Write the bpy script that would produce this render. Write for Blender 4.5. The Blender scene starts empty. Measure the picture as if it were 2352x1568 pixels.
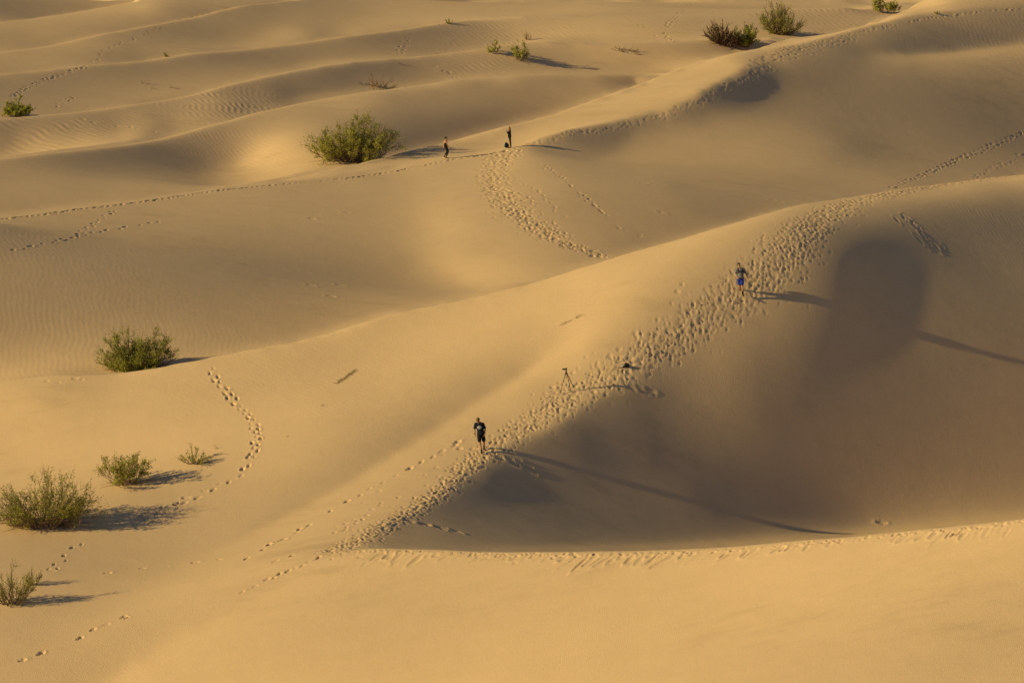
import math, random, time
import numpy as np

# ---------------------------------------------------------------- the survey
# The photographer stands on a tall dune, 37 m above the flat, and looks down
# through a 100 mm lens.  Ridges are surveyed as (column, row, distance) and
# turned into world points; slopes are solved from how the low sun lights them.
CAM_H, PITCH, FPX, CU, CV = 37.0, 0.234, 2352 * 100 / 36.0, 1176.0, 784.0
SUN_EL, SUN_AZ = math.radians(21.0), math.radians(17.0)     # light travels to +x and a little away from the viewer
SDIR = (math.cos(SUN_AZ), math.sin(SUN_AZ))
K_SUN, K_AMB = 1.0, 0.075
_cp, _sp = math.cos(PITCH), math.sin(PITCH)

def slope_of_sight(v):
    k = -(np.asarray(v, float) - CV) / FPX
    return (_sp - k * _cp) / (_cp + k * _sp)

def point(u, v, y):
    k = -(np.asarray(v, float) - CV) / FPX
    x = y * ((np.asarray(u, float) - CU) / FPX) / (_cp + k * _sp)
    return x, y, CAM_H - y * slope_of_sight(v)

def project(x, y, z):
    d = y * _cp - (z - CAM_H) * _sp
    up = y * _sp + (z - CAM_H) * _cp
    return CU + FPX * x / d, CV - FPX * up / d

def lerp(xs, table, col):
    t = sorted(table)
    return np.interp(xs, [r[0] for r in t], [r[col] for r in t])

# ridge lines: rows of (column, row) and sparse (column, near distance, distance of what shows just above it)
RIDGES = [
 ('front', [(835,1256),(900,1258),(1000,1260),(1100,1265),(1175,1266),(1276,1266),(1376,1265),(1476,1264),(1576,1260),(1676,1255),(1751,1249),(1826,1241),(1901,1236),(1976,1230),(2051,1221),(2126,1214),(2226,1204),(2352,1191),(2500,1175)],
  [(835,122,123.5),(1000,120.5,125.5),(1175,119,128),(1576,115.5,137),(1976,111.5,144.5),(2352,108,148.5),(2500,107,150)]),
 ('middle', [(-150,895),(0,875),(75,864),(125,859),(200,858),(255,859),(350,844),(420,832),(500,816),(600,796),(675,784),(750,765),(825,742),(900,720),(1000,700),(1100,680),(1176,660),(1226,650),(1301,625),(1376,602),(1426,587),(1501,565),(1576,545),(1651,522),(1726,500),(1776,485),(1851,467),(1926,457),(2001,445),(2076,432),(2176,420),(2276,407),(2352,400),(2500,388)],
  [(-150,151,153),(0,150,152.5),(255,149,153),(420,149.5,155),(675,151,160),(900,153,166),(1176,155,172),(1426,157,183),(1651,160,194),(1851,166,206),(2076,175,222),(2352,189,240),(2500,194,246)]),
 ('path', [(-150,520),(0,501),(85,492),(190,477),(280,467),(375,454),(450,442),(530,432),(575,424),(650,412),(720,396),(800,377),(875,360),(930,346),(1025,325),(1100,307),(1175,287),(1276,260),(1376,225),(1451,197),(1526,170),(1601,142),(1676,122),(1726,110),(1761,102),(1806,87),(1876,79),(1926,72),(1976,60),(2026,37),(2076,20),(2116,0),(2200,-30),(2352,-70),(2500,-100)],
  [(-150,197,198),(0,200,201.5),(300,206,208),(530,213,215),(650,217,219.5),(800,220,224),(930,225,232),(1176,230,247),(1376,237.5,258),(1450,241,262),(1500,243.5,279),(1560,246,281),(1676,252,288),(1806,264,304),(1976,273,318),(2116,290,345),(2352,312,362),(2500,318,368)]),
 ('fourth', [(-150,378),(0,365),(100,352),(210,340),(300,330),(375,317),(435,300),(480,287),(525,277),(575,262),(625,250),(675,240),(750,227),(825,215),(900,205),(975,197),(1050,186),(1100,180),(1175,175),(1276,171),(1376,171),(1490,172),(1600,174),(2500,160)],
  [(-150,221,224),(0,222,226),(300,230,236),(525,238,247),(675,246,258),(900,253,266),(1175,262,274),(1490,268,281),(1600,270,281),(2500,318.5,320)]),
 ('fifth', [(-150,282),(0,272),(85,265),(200,255),(300,240),(390,227),(450,215),(500,200),(550,188),(625,172),(700,158),(750,150),(800,143),(875,137),(950,132),(1025,125),(1075,119),(1150,110),(1206,99),(1240,96),(1276,95),(1351,99),(1426,101),(1526,97),(1616,92),(1700,92),(2500,70)],
  [(-150,240,246),(0,242,248),(300,250,258),(500,259,270),(700,268,281),(950,276,288),(1206,285,300),(1426,286,300),(1616,290,302),(1700,292,302),(2500,322,324)]),
 ('sixth', [(-150,180),(0,170),(60,166),(130,158),(190,150),(260,146),(330,140),(440,122),(560,114),(680,100),(780,85),(880,73),(960,62),(1030,52),(1090,47),(1300,40),(1600,32),(1900,20),(2100,6),(2500,-20)],
  [(-150,266,272),(0,268,275),(260,275,282),(560,284,293),(780,292,301),(960,300,307),(1090,307,310),(1300,311,312),(2100,333,334),(2500,345,346)]),
 ('seventh', [(-150,134),(0,120),(120,106),(230,80),(330,62),(450,40),(550,15),(620,8),(700,0),(900,-12),(2500,-45)],
  [(-150,282,290),(0,284,292),(230,294,302),(450,305,314),(650,319,329),(700,322,331),(900,333,334),(2500,348,349)]),
 ('eighth', [(-150,66),(0,51),(100,42),(200,25),(290,10),(340,3),(500,-10),(2500,-60)],
  [(-150,306,316),(0,308,318),(230,320,330),(340,325,334),(500,336,337),(2500,362,363)]),
]
# footpath crest between the shaded basin and the bright strip: (column, row), and its distance
PATH_CREST = [(530,432),(650,420),(750,411),(850,400),(925,387),(1000,372),(1022,366),(1100,357),(1175,342),(1226,327),(1301,307),(1376,295),(1451,280),(1526,260),(1601,232),(1651,207),(1701,185),(1736,165),(1770,140),(1801,115),(1876,98),(1926,84),(1976,70),(2076,47),(2176,30),(2276,21),(2352,16),(2500,4)]
PATH_DIST = [(530,212.5),(650,214),(850,216),(1022,218),(1226,221.5),(1451,230),(1601,235),(1701,242),(1770,249),(1801,253),(1876,258),(1976,265),(2116,274),(2352,285),(2500,291)]

# extra known heights: (column, row, distance, weight)
KNOWN = [
 (1105,1040,136,1),(760,1268,123,1),(1305,900,142,1),(1700,678,149,1),(1900,520,163,1),(2100,445,169,.5),(1450,850,144,.6),
 (1400,1200,134.5,.6),(1900,1200,143.5,1.2),(2250,1100,150.8,.9),(2300,900,155.8,.6),(2300,700,164,.6),(1600,1100,141.8,.9),(1750,1160,143,.9),
 (100,1150,133,.7),(290,1110,135.5,.5),(450,1065,137,.5),(40,1360,121.5,.6),(400,1300,121.5,.5),(0,1560,111,.5),
 (1176,1560,106,.5),(2300,1560,97.5,.4),(600,1560,108.5,.4),(200,950,145.5,.4),(700,950,142,.4),
 (100,800,157,.4),(100,600,172.5,.5),(700,600,178,.4),(1060,560,187,.4),(1500,480,196,.5),(2000,380,227,.4),(2300,300,248,.4),
 (2200,125,260,.4),(100,430,204,.3),(-40,530,176,3),(10,522,176.8,3),(40,535,175,2.5),(85,512,178.3,3),(150,505,180,2.5),(40,570,169.5,1.5),(160,545,173.5,1.2),(230,490,182.5,1.5),(320,490,186,.6),(450,465,194,.5),(800,2,322,.5),(1200,2,326,.5),(1600,2,332,.5),(1900,2,338,.5),(560,360,221,.3),
]

# how the sun lights each face: column, row, tone (0..255)
TONES = {
 'face': [(1176,1320,212),(1800,1320,213),(2300,1260,208),(1176,1500,211),(900,1350,207),(600,1450,212),(300,1545,216),(1700,1500,202),(2200,1500,192),(2300,1400,192),(2100,1330,206),(1500,1420,209),(850,1290,205),(2320,1210,208),(1500,1285,212),(1900,1260,210),(1176,1280,212),(760,1320,203)],
 'slope': [(50,930,212),(50,1000,216),(300,900,205),(300,960,213),(150,1060,210),(400,960,210),(600,830,203),(500,870,205),(700,850,205),(900,760,215),(1000,750,218),(1150,700,222),(1300,650,225),(1400,630,222),(1600,565,215),(1700,530,205),(1800,492,190),(1900,470,180),(2000,457,175),(2200,425,180),(2340,410,185),
  (50,885,190),(150,868,180),(230,866,180),(700,795,203),(850,750,210),(420,850,203),
  (700,950,206),(650,1050,200),(800,930,200),(900,900,205),(1000,850,208),(1100,780,215),(1200,760,213),(1300,700,218),(1400,660,222),(1500,620,215),(1600,620,202),(1550,700,192),(1650,650,188),(1740,600,188),(1780,540,190),
  (950,985,176),(850,1050,180),(1050,925,186),(1150,865,196),(700,1135,186),(550,1205,190),(400,1270,186),(780,1090,183),(1000,955,180),
  (1250,835,215),(1350,772,222),(1430,722,215),(1160,900,203),(1050,972,197),(900,1070,196),(1200,868,208),(800,1130,196),
  (1000,1030,191),(1100,950,191),(1250,880,191),(1400,790,192),(1500,740,187),(900,1110,195),(800,1170,196),(700,1230,200),(600,1270,201),(500,1320,200),(400,1370,200),(200,1470,196),(1600,700,186),
  (100,1450,186),(200,1380,186),(300,1300,182),(100,1300,180),(200,1250,178),(400,1180,186),(500,1100,193),(300,1200,182),(100,1230,176),(550,1000,203),(600,1120,192),(50,1520,192),(400,1080,202),(200,1140,195),(20,1100,204),(280,1060,206),(450,1040,204),(450,1080,188),(330,1110,186),(640,960,205),
  (1085,1075,188),(1000,1130,186),(900,1185,188),(830,1230,190),(1200,985,186),(1290,940,186),(1380,880,186),(1500,800,180),(1600,745,176),(1750,640,178),(1830,560,176),(1870,500,172),(1820,650,170),(2000,450,172),
  (1000,1160,112),(1060,1110,98),(1120,1075,96),(1200,1035,96),(900,1225,135),(1000,1225,128),(950,1200,132),(1100,1170,110),(870,1235,145),(1150,1120,100),
  (1240,1008,104),(1290,985,94),(1326,955,86),(1400,925,80),(1500,893,84),(1540,880,98),(1300,1020,100),(1400,1000,105),(1500,960,110),(1600,880,132),(1600,950,118),(1700,820,148),(1650,800,160),(1720,740,168),(1750,900,118),
  (1850,850,100),(1800,800,135),(1800,740,158),(1900,800,82),(1870,760,110),
  (1900,700,116),(1934,700,99),(1966,700,88),(1992,700,82),(1902,645,120),(1932,640,104),(1962,640,91),(1990,640,84),(1930,600,100),(1960,600,98),(2000,595,92),(2040,575,98),(2080,555,104),(1985,560,108),(2035,545,110),(1950,578,110),
  (2050,650,130),(2070,700,132),(2090,750,130),(2040,800,116),(1960,850,112),(2100,850,110),(2000,900,104),(1900,930,108),(1970,760,82),(1930,780,88),
  (2150,700,130),(2200,750,128),(2200,650,126),(2300,700,128),(2150,600,120),(2250,585,116),(2050,535,108),(2120,560,100),(2180,560,104),
  (2000,515,132),(1940,545,132),(1915,600,126),(1872,650,142),(1880,700,132),(1850,650,168),(1865,600,160),(1890,560,150),(2100,488,130),(2200,470,130),(2300,450,135),(2200,515,110),(2340,480,112),(2300,520,106),(2250,550,112),
  (2300,800,125),(2200,900,118),(2300,1000,120),(2100,1000,116),(1900,1050,120),(1700,1000,120),(1500,1100,120),(1700,1150,118),(1900,1180,120),(2200,1150,120),(1400,1200,118),(1200,1150,115),(1300,1230,114),(1100,1240,118),(1250,1100,112)],
 'basin': [(50,520,149),(100,560,150),(200,540,150),(50,600,160),(300,560,155),(100,700,160),(300,700,156),(50,800,172),(200,800,172),(100,850,178),(400,780,165),(500,600,150),(500,700,152),(400,500,150),(600,500,148),(600,650,150),(700,600,148),(700,740,160),(800,500,150),(800,600,150),(850,690,165),(900,450,155),(950,400,162),(600,435,150),(800,415,152),(1000,380,168),(40,560,150),(300,475,148),
  (1000,470,180),(1020,520,190),(1010,580,192),(1000,640,186),(1050,620,205),(1080,640,208),(1150,625,205),(1220,620,195),(1020,430,170),(940,520,165),(930,600,160),(1000,690,168),(1060,670,182),
  (1100,500,176),(1100,420,168),(1100,570,182),(1200,560,178),(1300,605,182),(1160,370,172),
  (1250,430,160),(1300,480,150),(1350,450,140),(1400,530,148),(1450,560,145),(1250,380,150),(1200,350,165),(1230,345,120),
  (1290,330,88),(1320,325,64),(1360,325,60),(1350,340,78),(1400,308,66),(1400,325,70),(1440,310,110),(1440,330,125),(1470,300,130),(1300,365,125),(1380,360,120),(1450,350,130),(1520,330,138),(1550,300,140),
  (1660,225,75),(1690,210,60),(1700,225,64),(1730,200,62),(1740,215,80),(1770,190,90),(1790,205,120),(1810,190,135),(1600,258,100),(1620,250,92),(1570,268,110),(1560,285,130),(1640,260,125),(1700,255,125),(1760,235,128),(1820,230,135),
  (1880,200,137),(1700,280,135),(1600,300,140),(1500,285,115),
  (1500,400,132),(1600,400,130),(1650,350,135),(1700,330,140),(1800,300,138),(1900,260,135),(1950,330,120),(1900,300,126),(2000,350,118),(2100,300,135),(2200,200,146),(2300,150,165),(2300,250,136),(2200,350,126),(2100,400,122),(2000,420,126),(1800,420,124),(1700,430,124),(1600,480,122),(1700,470,120),(1550,420,122),(1500,480,132),(1500,540,142),(2300,380,126),(1850,370,126),
  (1800,150,166),(1850,140,160),(1900,120,160),(1950,110,147),(1790,140,172),(1830,170,142),(2000,180,155),(1950,150,150),(2000,90,130),(2100,80,118),(2200,80,115),(2300,70,118),(2100,108,112),(2040,114,106),(2200,102,108),(2320,83,124),(2080,132,175),(2200,128,182),(2320,110,186),(2100,155,160),(2300,132,176),(2250,40,135),(2100,58,138)],
 'strip': [(600,424,190),(700,405,195),(800,395,190),(900,375,190),(1000,345,195),(1100,325,198),(1176,315,206),(1300,280,215),(1400,250,222),(1500,220,225),(1600,180,222),(1680,150,212),(1720,130,196),(1640,195,225),(1550,235,228),(1600,150,216),(1740,115,190),(1850,85,195),(1950,72,200),(2030,45,212),(2080,25,216),(2150,8,222),(2100,38,185),(2200,15,192),(2300,8,186),(1690,170,218)],
 'third': [(50,450,168),(200,440,165),(300,420,168),(100,400,165),(400,400,170),(50,480,162),(300,370,165),(450,370,172),(450,430,168),(200,380,160),(500,340,178),(550,300,185),(600,290,190),(480,400,184),(520,390,202),(560,370,224),(600,350,226),(650,330,222),(600,320,210),(540,360,188),(620,390,216),(560,410,202),(680,300,202),(700,360,215),(700,270,186),(800,250,180),(850,230,170),(750,243,175),(900,215,150),(1000,207,132),(1100,195,122),(1200,190,118),(1300,188,118),(1400,185,120),(1000,240,150),(1100,225,136),(900,270,160),(1000,300,148),(1100,270,130),(1200,240,130),(1300,220,128),(1150,270,122),(1250,250,128),(850,300,165),(950,330,150),(1170,178,150),(1350,174,145),(1000,198,160)],
 'fourth': [(50,310,175),(50,340,186),(100,330,190),(20,325,165),(150,300,170),(200,320,190),(300,310,190),(250,290,160),(300,270,172),(350,300,166),(380,290,160),(420,280,175),(450,270,175),(500,250,170),(550,250,155),(600,230,165),(480,230,175),(600,205,168),(650,200,155),(700,180,150),(750,170,132),(800,155,106),(850,150,100),(900,150,110),(850,175,135),(760,200,150),(950,170,136),(1000,160,140),(1050,165,140),(1100,150,140),(1150,130,130),(1150,165,140),(1230,115,102),(1260,110,96),(1300,110,112),(1350,120,135),(1300,150,130),(1400,150,145),(1500,130,140),(1500,160,145),(1600,110,142),(1400,112,140)],
 'fifth': [(50,200,150),(100,185,140),(50,250,160),(150,180,140),(200,200,148),(300,180,145),(200,240,165),(300,230,165),(400,210,165),(400,180,155),(500,180,160),(600,160,165),(500,140,150),(350,150,140),(700,140,168),(800,130,165),(900,115,160),(900,90,140),(1000,75,138),(1000,110,155),(1100,60,142),(1100,100,165),(1200,80,180),(1300,85,186),(1200,60,168),(1400,90,186),(1400,60,174),(1500,60,166),(1500,85,170),(1600,80,152),(1600,40,160),(1700,60,160),(1900,50,152),(2000,15,160),(1750,80,150)],
 'sixth': [(50,140,172),(100,130,172),(200,130,165),(300,110,140),(400,90,140),(400,110,146),(500,80,138),(500,100,150),(600,60,138),(600,100,170),(650,80,170),(550,110,160),(700,40,145),(700,90,165),(735,80,138),(800,70,165),(800,30,150),(900,50,165),(1000,30,165),(1100,20,165),(1200,20,170),(1300,30,175),(1500,20,165),(1700,10,165),(1900,10,165)],
 'seventh': [(50,80,165),(100,70,170),(200,50,165),(300,40,160),(330,15,175),(200,80,160),(400,20,142),(450,25,136),(500,5,142),(50,108,168)],
 'eighth': [(50,20,118),(100,10,122),(200,10,132),(280,2,142),(20,5,115)],
}
LAYERS = ['face', 'slope', 'basin', 'third', 'fourth', 'fifth', 'sixth', 'seventh', 'eighth']
FACE_EDGE = [(-300,1700,104),(0,1600,109.5),(130,1540,112),(300,1450,115),(560,1350,118.5),(740,1275,122)]   # soft bend where the front face turns into the long slope

def tone_to_slope(t, steep=0.0):
    lin = np.where(t <= 10, t / 3294.0, ((t / 255.0 + 0.055) / 1.055) ** 2.4)
    c = np.clip((lin - K_AMB) / K_SUN, -0.45, 0.9)
    deep = np.clip((78.0 - t) / 16.0, 0, 1)                # deepest tones stand for slip faces turned from the sun
    return np.tan(np.clip(np.arcsin(c) - SUN_EL, -0.7, 0.6)) - steep * deep

class ToneField:
    """smooth interpolation of the sparse tones of one face"""
    def __init__(self, pts):
        p = np.array(pts, float)
        self.c = p[:, :2].copy(); self.c[:, 1] *= 2.0
        n = len(p)
        d = np.linalg.norm(self.c[:, None] - self.c[None], axis=2)
        A = np.zeros((n + 1, n + 1)); A[:n, :n] = -d; A[:n, n] = 1; A[n, :n] = 1
        b = np.concatenate([p[:, 2], [0]])
        self.w = np.linalg.lstsq(A, b, rcond=None)[0]
        self.lo, self.hi = p[:, 2].min() - 3, p[:, 2].max() + 3
    def __call__(self, u, v):
        u = np.clip(u, -60, 2410); q = np.stack([u, v * 2.0], 1); out = np.empty(len(u))
        for i in range(0, len(u), 20000):
            d = np.linalg.norm(q[i:i + 20000, None] - self.c[None], axis=2)
            out[i:i + 20000] = -d @ self.w[:-1] + self.w[-1]
        return np.clip(out, self.lo, self.hi)

# the trodden crest that divides the long lit slope from the shaded bowl
CREST = [(-300,1700),(0,1560),(560,1340),(700,1275),(835,1250),(850,1226),(890,1200),(940,1180),(1000,1144),(1075,1080),(1125,1045),(1176,1012),(1226,996),(1276,971),(1326,936),(1386,901),(1436,881),(1476,852),(1551,812),(1600,787),(1676,735),(1751,700),(1826,665),(1846,620),(1856,575),(1876,550),(1916,520),(1976,485),(2051,460),(2126,437),(2226,420),(2352,407),(2500,395)]
def crest_row(u):
    return np.interp(u, [p[0] for p in CREST], [p[1] for p in CREST])
# the soft inner edge where the long slope meets the bank below the trail
BANK = [(-300,1700),(0,1540),(250,1400),(400,1302),(500,1259),(625,1199),(750,1134),(875,1056),(1000,979),(1100,915),(1176,870),(1250,817),(1300,784),(1426,733),(1560,690),(1700,590),(1800,520),(2000,440),(2352,398),(2500,380)]
def bank_row(u):
    return np.interp(u, [p[0] for p in BANK], [p[1] for p in BANK])
def split_tones():
    lit, bank, shade = [], [], []
    for u, v, t in TONES['slope']:
        d, e = v - crest_row(u), v - bank_row(u)
        soft = 1490 < u < 1800 or u > 1990
        soft2 = u < 520 or u > 1330
        if (d <= 0 or (soft and d < 60)) and (e <= 0 or (soft2 and e < 70)): lit.append((u, v, t))
        if (d <= 0 or (soft and d < 60)) and (e > 0 or (soft2 and e > -70)): bank.append((u, v, t))
        if d > 0 or (soft and d > -60): shade.append((u, v, t))
    for (u, v), l, r in (((835,1250),190,140),((890,1200),188,116),((940,1180),188,108),((1000,1144),187,102),((1075,1080),186,94),((1125,1045),187,104),((1176,1012),188,118),((1226,996),188,122),((1276,971),187,112),((1326,936),187,102),((1386,901),186,98),((1436,881),184,98),((1476,852),182,120),
                         ((1832,655),170,146),((1846,620),168,142),((1856,575),166,140),((1876,550),166,140),((1916,520),168,140),((1976,485),168,142)):
        bank.append((u - 8, v - 8, l)); shade.append((u + 9, v + 9, r))
    for u, l, r in ((560,189,194),(625,186,197),(690,184,199),(750,182,200),(815,180,200),(875,178,200),(940,176,201),(1000,174,203),(1050,174,205),(1100,177,208),(1140,182,211),(1176,188,214),(1215,196,218),(1250,203,220),(1300,213,223)):
        lit.append((u - 5, bank_row(u) - 6, l)); bank.append((u + 5, bank_row(u) + 6, r))
    shade = [(u, v, t - 8 if u > 2040 and 590 < v < 1210 else t) for u, v, t in shade]
    return lit, bank, shade
TONES['slope'], TONES['bank'], TONES['bowl'] = split_tones()
# the hollow behind the low lit ridge at the upper right
HOLLOW = [(1960,104),(1978,113),(1992,118),(2026,121),(2076,123),(2126,122),(2200,117),(2276,107),(2352,97),(2500,84)]
def hollow_row(u):
    return np.interp(u, [p[0] for p in HOLLOW], [p[1] for p in HOLLOW], left=-900)
TONES['pocket'] = [(1995,92,138),(2040,108,112),(2100,80,118),(2200,80,115),(2300,70,118),(2070,116,104),(2130,114,104),(2200,108,105),(2280,98,108),(2330,88,112),(2250,40,135),(2100,55,136),(1992,110,128),(2352,84,114),(2352,45,125),(2000,76,142),(2020,100,122)]
TONES['basin'] = [t for t in TONES['basin'] if not (t[0] > 1960 and t[1] < hollow_row(t[0]) + 4)] + [(1985,124,150),(2000,126,160),(2030,128,172),(2076,130,180),(2126,129,184),(2200,124,186),(2276,114,188),(2345,104,188)]
# both sides of the far footpath crest
for _u, _v in PATH_CREST:
    if 540 < _u < 1030:
        TONES['basin'].append((_u + 2, _v + 8, 146 if _u < 900 else 158)); TONES['strip'].append((_u - 2, _v - 5, 197))
for _u, _v in PATH_CREST:
    if 1226 <= _u < 1730:
        TONES['basin'].append((_u + 5, _v + 9, 98 if _u < 1480 else 116 if _u < 1580 else 84)); TONES['strip'].append((_u - 3, _v - 6, 221))
# slopes push a little past the wanted tone, since the sheet can only give part of it
DRIVE = {'pocket': (1.3, -16), 'basin': (1.5, -40), 'slope': (1.25, 1), 'bank': (1.3, 2), 'bowl': (1.12, 3), 'strip': (1.4, 34), 'third': (1.5, -16), 'fourth': (2.0, -26), 'fifth': (1.25, -20), 'sixth': (1.5, -24), 'seventh': (1.5, -22), 'eighth': (1.0, -20), 'face': (1.1, 8)}
def drive(name, pts):
    m = sum(p[2] for p in pts) / len(pts); g, s = DRIVE[name]
    return [(p[0], p[1], max(40.0, min(244.0, m + g * (p[2] - m) + s))) for p in pts]
FIELDS = {k: ToneField(drive(k, v)) for k, v in TONES.items()}

def resample(line, step=6.0):
    out = []
    for a, b in zip(line[:-1], line[1:]):
        n = max(1, int(math.hypot(b[0] - a[0], b[1] - a[1]) / step))
        out += [tuple(a[i] + (b[i] - a[i]) * k / n for i in range(len(a))) for k in range(n)]
    return np.array(out + [tuple(line[-1])], float)

def smooth_interp(x, xs, ys):
    return np.interp(x, xs, ys)

def far_lift(u):
    return 3.6 * np.clip(1 - np.asarray(u, float) / 1050.0, 0, 1.1)

SEEN_TO = {'path': 2190, 'fourth': 1620, 'fifth': 1780, 'sixth': 1950, 'seventh': 710, 'eighth': 345}
SIL = []            # name, u, v, near, far (dense)
for name, line, dist in RIDGES:
    L = resample(line)
    u, v = L[:, 0], L[:, 1]
    vs = v.copy()
    vs[2:-2] = (v[:-4] + v[1:-3] + v[2:-2] + v[3:-1] + v[4:]) / 5
    # the far crests stand a little higher on the left
    up = far_lift(u) / slope_of_sight(vs) * (1.0 if name == 'path' else 0.5 if len(SIL) > 2 else 0.0)
    SIL.append((name, u, vs, lerp(u, dist, 1) - up, lerp(u, dist, 2) - (0.45 * up if name == 'path' else up)))

def sil_row(i, u, pad=4000.0):
    _, su, sv, _, _ = SIL[i]
    return np.interp(u, su, sv, left=sv[0] if su[0] < 0 else pad, right=sv[-1] if su[-1] > 2352 else pad)

def plan_curve(i, near=True):
    _, u, v, yn, yf = SIL[i]
    x, y, z = point(u, v, yn)
    o = np.argsort(x)
    return x[o], y[o]

def path_dist(P):
    return lerp(P[:, 0], PATH_DIST, 1) - far_lift(P[:, 0]) / slope_of_sight(P[:, 1])

class Solver:
    def __init__(self, x0, x1, y0, y1, h):
        self.h = h
        self.xs = np.arange(x0, x1 + h / 2, h); self.ys = np.arange(y0, y1 + h / 2, h)
        self.X, self.Y = np.meshgrid(self.xs, self.ys)
        self.shape = self.X.shape
        self.layer = self.layers()
        self.anchors()
        self.crease()
    def layers(self):
        X, Y = self.X, self.Y
        lay = np.zeros(self.shape, int)
        for i, (name, *_r) in enumerate(SIL):
            cx, cy = plan_curve(i)
            if name == 'front':
                e = resample(FACE_EDGE); ex, ey, _ = point(e[:, 0], e[:, 1], e[:, 2])
                cx = np.concatenate([ex, cx]); cy = np.concatenate([ey, cy]); o = np.argsort(cx); cx, cy = cx[o], cy[o]
            lim = np.interp(X, cx, cy)
            lay = np.where((Y > lim) & (lay == i), i + 1, lay)
        return lay
    def anchors(self):
        wt = np.zeros(self.shape); tg = np.zeros(self.shape)
        def add(x, y, z, w):
            i = (y - self.ys[0]) / self.h; j = (x - self.xs[0]) / self.h
            i = np.round(i).astype(int); j = np.round(j).astype(int)
            ok = (i >= 0) & (j >= 0) & (i < self.shape[0]) & (j < self.shape[1])
            np.add.at(wt, (i[ok], j[ok]), w if np.isscalar(w) else w[ok]); np.add.at(tg, (i[ok], j[ok]), (w * z)[ok])
        s = self.h / 0.6
        for name, u, v, yn, yf in SIL:
            k = u < SEEN_TO.get(name, 9999)
            u, v, yn, yf = u[k], v[k], yn[k], yf[k]
            taper = np.clip((yf - yn) / 3.0, 0.05, 1)
            add(*point(u, v, yn), 3.0 / s)
            add(*point(u, v - 3, yf), 1.2 * taper / s)
            add(*point(u, v - 9, yf + np.minimum(2.0, 0.15 * (yf - yn))), 0.5 * taper / s)
            for f in (0.3, 0.55):
                x, y, z = point(u, v, yn + (yf - yn) * f)
                add(x, y, z - 0.05 - 0.10 * (yf - yn) * (1 - f), 0.25 * taper / s)
        # ground hidden behind each crest: a gentle trough below the line of sight
        self.hid = np.zeros(self.shape, bool)
        for name, u, v, yn, yf in SIL:
            k = u < SEEN_TO.get(name, 9999)
            x0_, y0_, z0_ = point(u[k], v[k], yn[k]); x1_, y1_, z1_ = point(u[k], v[k] - 3, yf[k])
            o0, o1 = np.argsort(x0_), np.argsort(x1_)
            a = np.interp(self.X, x0_[o0], y0_[o0], left=np.nan, right=np.nan); b = np.interp(self.X, x1_[o1], y1_[o1], left=np.nan, right=np.nan)
            za = np.interp(self.X, x0_[o0], z0_[o0]); zb = np.interp(self.X, x1_[o1], z1_[o1])
            gap = b - a
            m = (gap > 2.0) & (self.Y > a + 0.25) & (self.Y < b - 0.3)
            t = np.where(m, (self.Y - a) / np.where(m, gap, 1), 0)
            zt = za + (zb - za) * t - 0.22 * gap * t * (1 - t)
            self.hid |= m
            wt[m] += 0.02; tg[m] += 0.02 * zt[m]
        P = resample(PATH_CREST); yp = path_dist(P)
        add(*point(P[:, 0], P[:, 1], yp), 1.5 / s)
        for u, v, y, w in KNOWN:
            x, yy, z = point(u, v, y)
            for dx in (-1.2, 0, 1.2):
                for dy in (-1.2, 0, 1.2):
                    add(np.array([x + dx * s]), np.array([yy + dy * s]), np.array([z]), 0.06 * w)
        self.wa = wt; self.za = np.where(wt > 0, tg / np.maximum(wt, 1e-9), 0)
    def crease(self):
        c = np.ones(self.shape)
        lines = [plan_curve(0), plan_curve(1)]
        P = resample(PATH_CREST); x, y, _ = point(P[:, 0], P[:, 1], path_dist(P)); lines.append((x, y))
        for x, y in lines:
            i = np.round((y - self.ys[0]) / self.h).astype(int); j = np.round((x - self.xs[0]) / self.h).astype(int)
            ok = (i >= 1) & (j >= 1) & (i < self.shape[0] - 1) & (j < self.shape[1] - 1)
            c[i[ok], j[ok]] = 0.08
        self.cr0 = c
        # plan boundary of the bright strip
        o = np.argsort(x); self.strip_x, self.strip_y = x[o], y[o]
    def targets(self, z):
        u, v = project(self.X, self.Y, z)
        g = np.zeros(self.shape); w = np.zeros(self.shape)
        inside = (u > -560) & (u < 2912) & (v > -60) & (v < 1700) & ~self.hid
        fade = np.clip(1.0 - np.maximum(np.maximum(-60 - u, u - 2412), 0) / 500.0, 0, 1) ** 2
        for k, name in enumerate(LAYERS):
            m = (self.layer == k) & inside
            for i in range(k):
                m &= v < sil_row(i, u) + 3
            if name == 'basin':
                st = m & (self.X > self.strip_x[0]) & (self.Y > np.interp(self.X, self.strip_x, self.strip_y))
                m &= ~st
                if st.any():
                    g[st] = tone_to_slope(FIELDS['strip'](u[st], v[st])); w[st] = 1
            if name == 'basin':
                bk = m & (v < hollow_row(u))
                m &= ~bk
                if bk.any():
                    g[bk] = tone_to_slope(FIELDS['pocket'](u[bk], v[bk])); w[bk] = 1
            if name == 'slope':
                bk = m & (v <= crest_row(u)) & (v > bank_row(u))
                m &= ~bk
                if bk.any():
                    g[bk] = tone_to_slope(FIELDS['bank'](u[bk], v[bk])); w[bk] = 1
                sh = m & (v > crest_row(u)) & (u > 690)
                m &= ~sh
                if sh.any():
                    g[sh] = tone_to_slope(FIELDS['bowl'](u[sh], v[sh])); w[sh] = 1
            if m.any():
                g[m] = tone_to_slope(FIELDS[name](u[m], v[m]), 0.09 if name == 'basin' else 0.0); w[m] = 1
        w *= fade; g *= np.where(fade < 1, 0.35 + 0.65 * fade, 1)
        self.near_bank = (np.abs(v - bank_row(u)) < 6) & (self.layer == 1) & (u > 560) & (u < 1320)
        self.near_crest = (np.abs(v - crest_row(u)) < 7) & (self.layer == 1) & (u > 835) & ((u < 1500) | (u > 1820))
        return g, w
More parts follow.
